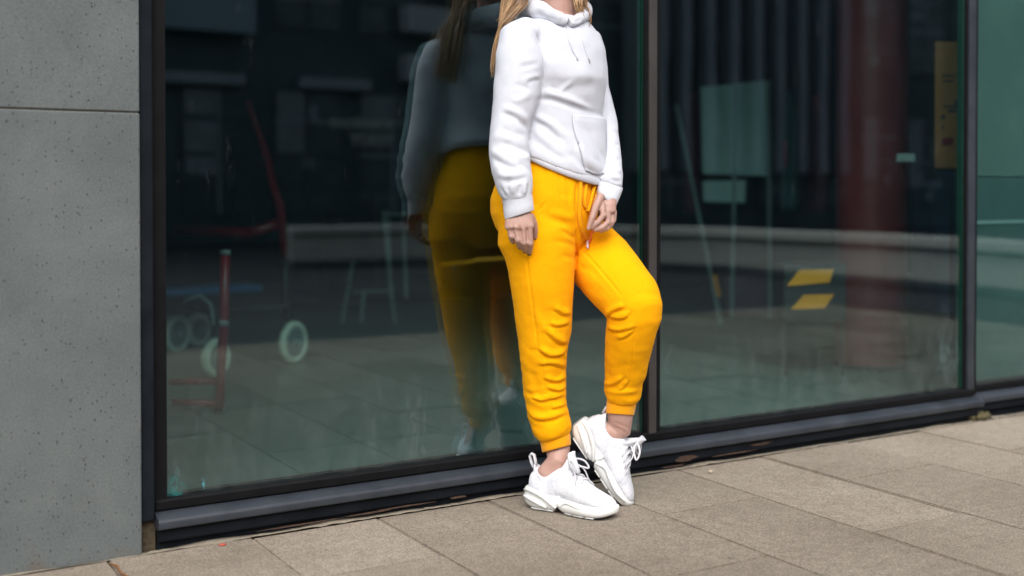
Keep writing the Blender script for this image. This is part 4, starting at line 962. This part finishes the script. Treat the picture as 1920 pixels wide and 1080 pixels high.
hoodS = remesh([hr, back], .004, iters=6); hoodS.noise(.004, 22, 41); hoodS.noise(.0025, 45, 2)
hoodS.strokes([([(1000, 26), (1028, 34), (1056, 42)], 4, 4, G_), ([(1004, 14), (1030, 18), (1052, 28)], 4, 4, F_), ([(1074, 36), (1082, 40), (1090, 34)], 3, 4, G_)])
hoodS.smooth(1, .4, taubin=False); hood = hoodS.done('hood', M['hoodie'], hoodie)
hoodbv = hoodS.bvh()
for pts, tip in (([(1054, 40), (1058, 52), (1066, 76), (1074, 96), (1081, 108)], [(1081, 108), (1082.5, 113)]), ([(1086, 50), (1089, 66), (1094, 84), (1099, 100), (1103, 111)], [(1103, 111), (1105, 118)])):
    surf_tube(hd, hbv, pts, .0022, .0015, 'drawstring', M['cord'], hoodie)
    surf_tube(hd, hbv, tip, .0024, .002, 'drawstring_tip', M['aglet'], hoodie)

# --- shoes (built lying on the ground in local axes: x toe, y left, z up)
def shoe_frame(o, f, up_, origin):
    f = unit(f); z = unit(up_ - f*(up_@f)); y = np.cross(z, f)
    m_ = Matrix(((f[0], y[0], z[0], origin[0]), (f[1], y[1], z[1], origin[1]), (f[2], y[2], z[2], origin[2]), (0, 0, 0, 1)))
    return m_
def interp(xs, ys, x): return float(np.interp(x, xs, ys))
SX = [0, .012, .04, .08, .12, .16, .20, .235, .260, .275, .284, .288]
SW = [.020, .034, .043, .042, .0415, .046, .051, .050, .042, .030, .018, .006]
def sole_rings(x0, x1, zb, zt, grow=0.0, n=14, nseg=22, side=1):
    rings = []
    for i in range(nseg+1):
        x = x0+(x1-x0)*i/nseg; w = interp(SX, SW, x)+grow; yc = side*.006*math.sin(max(0, (x-.12))/.17*math.pi)
        a, b = zb(x), zt(x); m_ = (a+b)/2; h = (b-a)/2
        rings.append([(x, yc + w*math.copysign(abs(math.cos(t))**.55, math.cos(t)), m_ + h*math.copysign(abs(math.sin(t))**.6, math.sin(t))) for t in [2*math.pi*k/n+.0001 for k in range(n)]])
    return rings
def make_shoe(side):
    """side +1: left foot, -1: right foot. returns list of (name, MB or Sculpt, material, sub-parts)"""
    root = empty('sneaker', (0, 0, 0), parent=None)
    # knitted upper: foot loft and sock collar, joined
    st_ = [(.010, .016, .045, .082), (.016, .026, .04, .10), (.032, .034, .034, .112), (.055, .037, .03, .105), (.085, .039, .03, .112), (.112, .040, .03, .124), (.135, .041, .03, .122), (.16, .043, .03, .108), (.185, .045, .028, .092), (.21, .045, .028, .077), (.235, .042, .028, .066), (.256, .036, .026, .058), (.270, .027, .026, .050), (.280, .014, .026, .042)]
    rings = []
    for x, hw, z0, z1 in st_:
        yc = side*.006*math.sin(max(0, (x-.12))/.17*math.pi); mz = z0+(z1-z0)*.42
        rings.append([(x, yc+hw*math.copysign(abs(math.cos(t))**.85, math.cos(t)), mz+((z1-mz) if math.sin(t) > 0 else (mz-z0))*math.copysign(abs(math.sin(t))**.9, math.sin(t))) for t in [2*math.pi*k/28 for k in range(28)]])
    n = 36; colr = []
    def cz(t): # collar rim height round the opening
        c = math.cos(t); return .094 + .080*max(0, c)**2.2 + .030*max(0, -c)**2
    for s, rx, ry in ((0, .058, .037), (.5, .058, .0365), (.85, .058, .0355), (1, .056, .033)):
        colr.append([(.078+rx*math.cos(t)+.012*max(0, math.cos(t))*s, ry*math.sin(t), .055+(cz(t)-.055)*s+(.002 if s == 1 else 0)) for t in [2*math.pi*k/n for k in range(n)]])
    for s, rx, ry in ((.97, .0515, .0295), (.6, .0515, .0295), (.35, .051, .029)):
        colr.append([(.078+rx*math.cos(t)+.012*max(0, math.cos(t))*s, ry*math.sin(t), .055+(cz(t)-.055)*s) for t in [2*math.pi*k/n for k in range(n)]])
    body_ = remesh([rings, colr], .0026, iters=4)
    # deepen the opening so that the ankle sits inside the collar
    ups = body_.done('upper', M['knit'], root)
    tongue = [(.166, .016, .112), (.158, .017, .132), (.153, .0175, .148), (.150, .0175, .158), (.149, .016, .166), (.150, .010, .171)]
    tr_ = []
    for x, hw, z in tongue:
        tr_.append([(x+.004*math.sin(t)-.012*(math.cos(t)**2)*1.0, hw*math.cos(t), z+.003*math.sin(t)) for t in [2*math.pi*k/16 for k in range(16)]])
    child(MB().rings(tr_), 'tongue', M['knit'], root, smooth=True)
    # heel pull loop
    child(MB().tube([(.018, 0, .112), (.010, 0, .128), (.006, 0, .144), (.012, 0, .152), (.020, 0, .148), (.024, 0, .132), (.026, 0, .120)], .0035, n=8, flat=2.0, up=(1, 0, 0)), 'pull_loop', M['lace'], root, smooth=True)
    # two-piece chunky midsole with a dark shank between
    heel = sole_rings(0.0, .122, lambda x: .002+.016*max(0, (.03-x)/.03)**2+.016*max(0, (x-.100)/.02)**2, lambda x: .060-.13*max(0, x-.03)+.004*math.sin(x*60), .004, side=side)
    child(MB().rings(heel), 'heel_midsole', M['sole'], root, smooth=True)
    fore = sole_rings(.116, .288, lambda x: .002+.016*max(0, (.134-x)/.018)**2+.016*max(0, (x-.23)/.058)**2, lambda x: .046-.085*(x-.12)+.006*max(0, (x-.235)/.053)**2, .003, side=side)
    child(MB().rings(fore), 'forefoot_midsole', M['sole'], root, smooth=True)
    child(MB().rings(sole_rings(.098, .142, lambda x: .006, lambda x: .022, -.002, side=side)), 'shank', M['tread'], root, smooth=True)
    for x0, x1, g in ((.028, .1, 0), (.14, .165, 0), (.17, .205, 0), (.21, .235, 0), (.24, .262, 1)):
        child(MB().rings(sole_rings(x0, x1, (lambda x: .0005+.016*max(0, (x-.23)/.058)**2), (lambda x: .006+.016*max(0, (x-.23)/.058)**2), -.003, nseg=6, side=side)), 'tread_block', M['tread'] if g else M['sole'], root, smooth=True)
    # sculpted wings on the heel sides
    for sgn in (1, -1):
        for pts, r in (([(.004, .030, .052), (.022, .043, .058), (.05, .049, .054), (.078, .049, .043), (.100, .047, .027), (.114, .044, .016)], .0068), ([(.004, .034, .036), (.03, .047, .034), (.06, .049, .024), (.085, .047, .014)], .006), ([(.125, .044, .020), (.15, .048, .036), (.185, .053, .030), (.225, .053, .024), (.262, .043, .028)], .0055)):
            P = [(x, sgn*y, z) for x, y, z in pts]
            child(MB().tube(smooth_poly(P, 5), [r*(.35+.65*math.sin(math.pi*min(1, max(0, (k+1)/(len(pts)*5-3))))) for k in range(len(smooth_poly(P, 5)))], n=10), 'sole_wing', M['sole'], root, smooth=True)
    # laces
    def topz(x, y):
        z1 = interp([s[0] for s in st_], [s[3] for s in st_], x); hw = interp([s[0] for s in st_], [s[1] for s in st_], x)
        return z1 - (z1-.05)*(1-max(0, 1-(abs(y)/hw)**2.2)**.5)
    for x in (.132, .148, .164, .180):
        P = [(x+.006*abs(y)/.02*(1), y, topz(x, y)+.0025) for y in np.linspace(-.024, .024, 9)]
        child(MB().tube(P, .0028, n=8, flat=.6), 'lace', M['lace'], root, smooth=True)
        for sgn in (1, -1):
            child(MB().tube([(x+.004, sgn*.022, topz(x, .022)+.002), (x+.012, sgn*.029, topz(x+.01, .029)+.002), (x+.018, sgn*.033, topz(x+.018, .033)+.001)], .0022, n=6), 'eyelet_loop', M['lace'], root, smooth=True)
    bz = topz(.128, 0)
    for sgn in (1, -1):
        child(MB().tube(smooth_poly([(.132, 0, bz+.006), (.146, sgn*.014, bz+.026), (.168, sgn*.030, bz+.020), (.180, sgn*.034, bz+.0), (.160, sgn*.022, bz+.004), (.133, 0, bz+.005)], 5), .0028, n=8), 'bow_loop', M['lace'], root, smooth=True)
        child(MB().tube(smooth_poly([(.131, 0, bz+.005), (.150, sgn*.014, bz+.012), (.168, sgn*.030, bz-.006), (.176, sgn*.040, bz-.034)], 5), .0022, n=8), 'lace_end', M['lace'], root, smooth=True)
    child(MB().ellipsoid((.131, 0, bz+.005), [(.006, 0, 0), (0, .006, 0), (0, 0, .005)], n=10, m=6), 'knot', M['lace'], root, smooth=True)
    return root
UP = np.array([0, 0, 1.]); TOW = -dh
R_F = rv*.866 + TOW*.5; R_O = at_ground(1060, 957) - R_F*.122
shoe_r = make_shoe(-1); shoe_r.parent = person; shoe_r.matrix_parent_inverse = parent_inv(person); shoe_r.matrix_basis = shoe_frame(None, R_F, UP, R_O)
L_F = unit(rv*.565 - UP*.825 + TOW*.06); L_N = rv*.825 + UP*.565 + TOW*.16
toe = PX(1179, 937, -.05); L_O = toe - L_F*.272 - unit(L_N)*.03
shoe_l = make_shoe(1); shoe_l.parent = person; shoe_l.matrix_parent_inverse = parent_inv(person); shoe_l.matrix_basis = shoe_frame(None, L_F, L_N, L_O)
MR = np.array(shoe_r.matrix_basis); ML = np.array(shoe_l.matrix_basis)
def loc(Mx, p): return (Mx @ np.array([*p, 1.]))[:3]

# --- body: one continuous surface, head to toes
def chain(pts, radii, n=12):
    """round tapered chain through world points"""
    return MB().tube([np.array(p) for p in pts], radii, n=n)
def to_px(p):
    q = p-CAMP; w = D0 - q@dh; z = q@dv; return (960+FPX*(q@rv)/z, CY-FPX*(q@uv_)/z, w)
parts = []
parts.append(trunk([(20, 1046, -.06, .05, .05)]+[(s[0]+6, s[1], s[2], s[3]*.80, s[4]*.80) for s in TORSO[1:]]+[(330, 1028, -.05, .14, .12), (372, 1022, -.05, .15, .132), (410, 1023, -.05, .15, .13), (450, 1030, -.05, .11, .10)], PHI_T))
def shrink(sts, k, kb=None): return [(s[0], s[1], s[2], s[3]*k, s[4]*(kb or k)) for s in sts]
parts.append(limb(shrink(R_SLEEVE[:-1], .72, .72)+[(971, 385, .155, 20, .02), (972, 397, .158, 19.5, .019)]))
parts.append(limb(shrink(L_SLEEVE[:-1], .72, .72)+[(1143, 352, .012, 15, .018), (1138, 366, .022, 15, .017)]))
ra = to_px(loc(MR, (.066, 0, .10))); rh = to_px(loc(MR, (.060, 0, .065)))
parts.append(limb(shrink(R_LEG[:-2], .76)+[(1040, 815, -.02, 25, .038), (1046, 843, -.022, 23.5, .036), (1045, 866, ra[2], 20.5, .031), (ra[0], ra[1], ra[2], 21, .03), (rh[0], rh[1], rh[2], 22, .032)]))
parts.append(chain([loc(MR, p) for p in ((.045, 0, .055), (.09, 0, .062), (.15, 0, .058), (.21, 0, .05), (.25, 0, .045))], [.026, .03, .03, .024, .012]))
parts.append(limb(shrink(L_THIGH, .78))); 
la = to_px(loc(ML, (.068, 0, .105))); lh = to_px(loc(ML, (.062, 0, .065)))
parts.append(limb(shrink(L_SHIN[:-2], .76)+[(1164, 752, -.038, 24, .036), (1163, 782, -.045, 24, .034), (1161, 805, la[2], 23, .03), (la[0]+6, la[1]+8, la[2], 22, .03), (lh[0], lh[1], lh[2], 20, .03)]))
parts.append(chain([loc(ML, p) for p in ((.045, 0, .055), (.09, 0, .062), (.15, 0, .058), (.21, 0, .05), (.25, 0, .045))], [.026, .03, .03, .024, .012]))
px = lambda k: k/PXM
# right hand: back towards the viewer, fingers loosely curled
parts.append(limb([(971.5, 392, .158, 19.5, .019), (973, 405, .162, 23, .0175), (973.5, 417, .168, 26, .016), (974, 427, .173, 26.5, .0145)]))
RH = {'index': ([(992, 425, .172), (994, 456, .170), (993.5, 467, .152), (992.5, 475, .137)], 6.1), 'middle': ([(980.5, 427, .176), (983, 455, .177), (984, 465, .157), (984, 470.5, .138)], 6.1),
      'ring': ([(967, 426, .174), (971.5, 450, .177), (974, 460, .158), (975, 464, .138)], 5.9), 'little': ([(955, 422, .169), (958.5, 443, .172), (960.5, 451, .155), (962, 454, .14)], 5.3)}
for nm, (P, r) in RH.items():
    parts.append(chain([PX(*p) for p in P], [px(r*1.05), px(r*1.0), px(r*.92), px(r*.72)]))
    for k, p in enumerate(P): parts.append(MB().ellipsoid(PX(*p), [rv*px(r*(1.08 if k < 2 else .9 if k == 2 else .74)), dh*px(r*(1.1 if k < 2 else .9 if k == 2 else .74)), UP*px(r*(1.08 if k < 2 else .9 if k == 2 else .8))], n=12, m=8))
parts.append(chain([PX(992, 404, .155), PX(1000, 418, .148), PX(1002.5, 432, .138), PX(1003, 444, .13)], [px(9), px(7.5), px(6.6), px(4.6)]))
parts.append(MB().ellipsoid(PX(1003, 444, .13), [rv*px(4.8), dh*px(4.8), UP*px(5)], n=12, m=8))
# left hand pinching the cord
WL = .028
parts.append(limb([(1141, 358, .018, 15, .017), (1138.5, 374, .02+WL*.5, 17, .017), (1138, 386, .028+WL*.7, 17.5, .016), (1140, 398, .03+WL*.8, 15, .014)]))
LHd = {'index': ([(1129, 384, .036), (1131, 404, .05), (1121, 417, .055), (1109, 427, .055)], 6.2), 'middle': ([(1138, 396, .03), (1139.5, 417, .042), (1129, 427, .05), (1116, 431, .05)], 6.2),
       'ring': ([(1146, 398, .015), (1146.5, 416, .028), (1138, 428, .04), (1127, 433, .045)], 5.8), 'little': ([(1151.5, 397, .0), (1150.5, 412, .01), (1145, 423, .028), (1137, 430, .035)], 5.2)}
for nm, (P, r) in LHd.items():
    Q = [(p[0], p[1], p[2]+WL) for p in P]
    parts.append(chain([PX(*p) for p in Q], [px(r*1.05), px(r), px(r*.9), px(r*.7)]))
    for k, p in enumerate(Q): parts.append(MB().ellipsoid(PX(*p), [rv*px(r*(1.06 if k < 2 else .9 if k == 2 else .72)), dh*px(r*(1.06 if k < 2 else .9 if k == 2 else .72)), UP*px(r*(1.06 if k < 2 else .9 if k == 2 else .75))], n=12, m=8))
parts.append(chain([PX(1127, 366, .03+WL), PX(1117, 388, .05+WL), PX(1110.5, 408, .06+WL), PX(1103.5, 428, .062+WL)], [px(8.5), px(7), px(6), px(4)]))
parts.append(MB().ellipsoid(PX(1103.5, 428, .062+WL), [rv*px(4.2), dh*px(4.2), UP*px(4.6)], n=12, m=8))
# neck and head
PH = math.radians(52); FF = rv*math.sin(PH)+TOW*math.cos(PH); LL = rv*math.cos(PH)-TOW*math.sin(PH)
hcen = PX(1046, -84, -.055)
parts.append(chain([PX(1045, 40, -.06), PX(1045, 5, -.055), PX(1046, -40, -.055)], [.058, .052, .052], n=20))
parts.append(MB().ellipsoid(hcen+UP*.03-FF*.012, [LL*.074, FF*.094, UP*.092], n=24, m=16))
parts.append(MB().ellipsoid(hcen-UP*.038+FF*.026, [LL*.056, FF*.062, UP*.080], n=24, m=14))
parts.append(MB().ellipsoid(hcen-UP*.075-FF*.002, [LL*.054, FF*.064, UP*.055], n=20, m=12))
parts.append(MB().ellipsoid(hcen-UP*.092+FF*.060, [LL*.024, FF*.022, UP*.02], n=14, m=10))          # chin
parts.append(chain([hcen+UP*.024+FF*.082, hcen-UP*.004+FF*.096, hcen-UP*.020+FF*.103], [.008, .0105, .013]))  # nose
for s in (1, -1):
    parts.append(MB().ellipsoid(hcen-UP*.024+FF*.092+LL*s*.011, [LL*.0085, FF*.010, UP*.007], n=10, m=8))
    parts.append(MB().ellipsoid(hcen+UP*.0+LL*s*.076-FF*.008, [LL*.008, FF*.018+LL*s*.008, UP*.031], n=12, m=10))   # ear
    parts.append(MB().ellipsoid(hcen-UP*.018+LL*s*.040+FF*.062, [LL*.022, FF*.020, UP*.022], n=12, m=8))   # cheek
    parts.append(MB().ellipsoid(hcen+UP*.030+LL*s*.030+FF*.077, [LL*.024, FF*.010, UP*.008], n=12, m=8))   # brow
parts.append(MB().ellipsoid(hcen-UP*.054+FF*.088, [LL*.023, FF*.010, UP*.006], n=14, m=8))
parts.append(MB().ellipsoid(hcen-UP*.064+FF*.086, [LL*.020, FF*.011, UP*.006], n=14, m=8))
bd = remesh(parts, .0026, iters=2)
bd.smooth(1, .2, taubin=False)
bd.strokes([([(957, 424), (974, 429), (992, 429)], 2.6, 1.4, F_), ([(961, 420), (962, 432), (965, 446)], 1.7, 3, G_), ([(974, 423), (976, 436), (978, 456)], 1.7, 3, G_), ([(987, 424), (988, 438), (988.8, 460)], 1.7, 3, G_),
            ([(1134, 392), (1134, 404), (1135, 414)], 1.8, 1.6, G_), ([(1143, 396), (1143, 406), (1143, 416)], 1.8, 1.4, G_), ([(1150, 800), (1164, 806), (1180, 818)], 1.8, 1.2, G_), ([(1152, 792), (1166, 797), (1184, 806)], 1.8, 1.0, G_), ([(1034, 872), (1040, 862), (1046, 856)], 4, 1.5, F_)])
body = bd.done('body', M['skin'], person)
# lips and dark nails are colour on the skin
pa = body.data.color_attributes.new('paint', 'FLOAT_COLOR', 'POINT'); cols = np.zeros((len(bd.co), 4))
def paint(c_, r, colr, face=None):
    d = np.linalg.norm(bd.co-c_, axis=1); m_ = d < r; cols[m_] = (*colr, 1)
for P in (RH['index'][0], RH['middle'][0], RH['ring'][0], RH['little'][0]):
    p = P[3]; paint(PX(p[0]-.5, p[1]+2, p[2]-.002), .0085, (.016, .008, .018))
for dx in (-.014, -.007, 0, .007, .014):
    paint(hcen-UP*.059+FF*.096+LL*dx, .0085, (.45, .13, .12))
pa.data.foreach_set('color', cols.ravel())
for s in (1, -1):
    ec = hcen+UP*.012+LL*s*.030+FF*.0665
    ey = child(MB().ellipsoid(ec, [LL*.0125, FF*.0125, UP*.0125], n=16, m=12), 'eye', M['eye'], body, smooth=True)
    child(MB().ellipsoid(ec+FF*.0095, [LL*.0055, FF*.0036, UP*.0055], n=14, m=8), 'iris', M['tread'], ey, smooth=True)

# --- hair: long loose blonde strands, over the near shoulder, down the back and one curl on the far side
hv, hf, hs_ = [], [], []
def strand(pts, r, shade, n=4):
    P = smooth_poly([np.array(p) for p in pts], 4); m = MB()
    k = len(P); rad = [r*(1-.75*(i/(k-1))**2.2) for i in range(k)]
    m.tube(P, rad, n=n, cap=False); b0 = len(hv); hv.extend(m.v); hf.extend([tuple(i+b0 for i in f) for f in m.f]); hs_.extend([shade]*len(m.v))
U = rng.uniform
def clump(anchors, count, spread0, spread1, r=.0016):
    for _ in range(count):
        o1 = rng.normal(0, 1, 3); o2 = rng.normal(0, 1, 3); pts = []
        K = len(anchors)
        for i, a in enumerate(anchors):
            t_ = i/(K-1); s_ = spread0*(1-t_)+spread1*t_; o = o1*(1-t_)+o2*t_
            pts.append(PX(a[0]+o[0]*s_+1.6*math.sin(i*1.7+o1[0]*3), a[1]+o[1]*4, a[2]+o[2]*.010))
        strand(pts, r*U(.6, 1.3), float(np.clip(U(0, 1)*.9+.05, 0, 1)))
# near side, lying on the shoulder then falling behind the upper arm
clump([(1018, -185, -.05), (996, -110, .02), (988, -40, .03), (982, 2, .03), (966, 22, .045), (948, 42, .055)], 70, 5, 6)
clump([(1014, -185, -.06), (985, -105, -.02), (972, -40, .0), (962, 0, .01), (946, 40, .02), (933, 80, .02), (927, 124, .025)], 130, 5, 2.6)
clump([(1010, -180, -.09), (978, -105, -.06), (962, -40, -.05), (950, 0, -.04), (942, 50, -.03), (934, 100, -.02), (930, 140, -.01)], 90, 6, 4)
# down the back
for k in range(9):
    x = 985+k*12
    clump([(1035+k*3, -190, -.10), (x+10, -110, -.15), (x+2, -40, -.165), (x-4, 10, -.20), (x-8, 60, -.25), (x-10, 120, -.26), (x-8, 165, -.255)], 36, 6, 6, r=.002)
# far side, in front of the far shoulder
clump([(1072, -180, -.04), (1088, -110, -.04), (1090, -50, -.02), (1086, -10, -.01), (1084, 10, .0), (1088, 26, -.005)], 90, 5, 4)
clump([(1076, -180, -.06), (1095, -110, -.08), (1098, -50, -.06), (1094, 0, -.05), (1096, 30, -.045)], 60, 5, 4)
clump([(1080, -170, -.06), (1096, -100, -.06), (1096, -40, -.04), (1094, 0, -.03), (1105, 20, -.03), (1108, 38, -.03), (1103, 56, -.03)], 7, 1.2, .8, r=.0012)
hm = bpy.data.meshes.new('hair'); hm.from_pydata(hv, [], hf); hm.update(); hm.shade_smooth(); hm.materials.append(M['hair'])
at_ = hm.attributes.new('strand', 'FLOAT', 'POINT'); at_.data.foreach_set('value', hs_)
hair = bpy.data.objects.new('hair', hm); link(hair, person); hair.matrix_parent_inverse = parent_inv(person); hair['kind'] = 'stuff'
capm = MB().ellipsoid(hcen+UP*.034-FF*.022, [LL*.086, FF*.098, UP*.104], n=28, m=18)
co_ = child(capm, 'hair_cap', M['hair'], person, smooth=True)
bm = bmesh.new(); bm.from_mesh(co_.data)     # leave the face free
kill = [f for f in bm.faces if (np.array(f.calc_center_median())-hcen)@FF > .028 and (np.array(f.calc_center_median())-hcen)@UP < .078]
bmesh.ops.delete(bm, geom=kill, context='FACES'); bm.to_mesh(co_.data); bm.free()
a2 = co_.data.attributes.new('strand', 'FLOAT', 'POINT'); a2.data.foreach_set('value', [float(x) for x in rng.uniform(.2, .6, len(co_.data.vertices))])
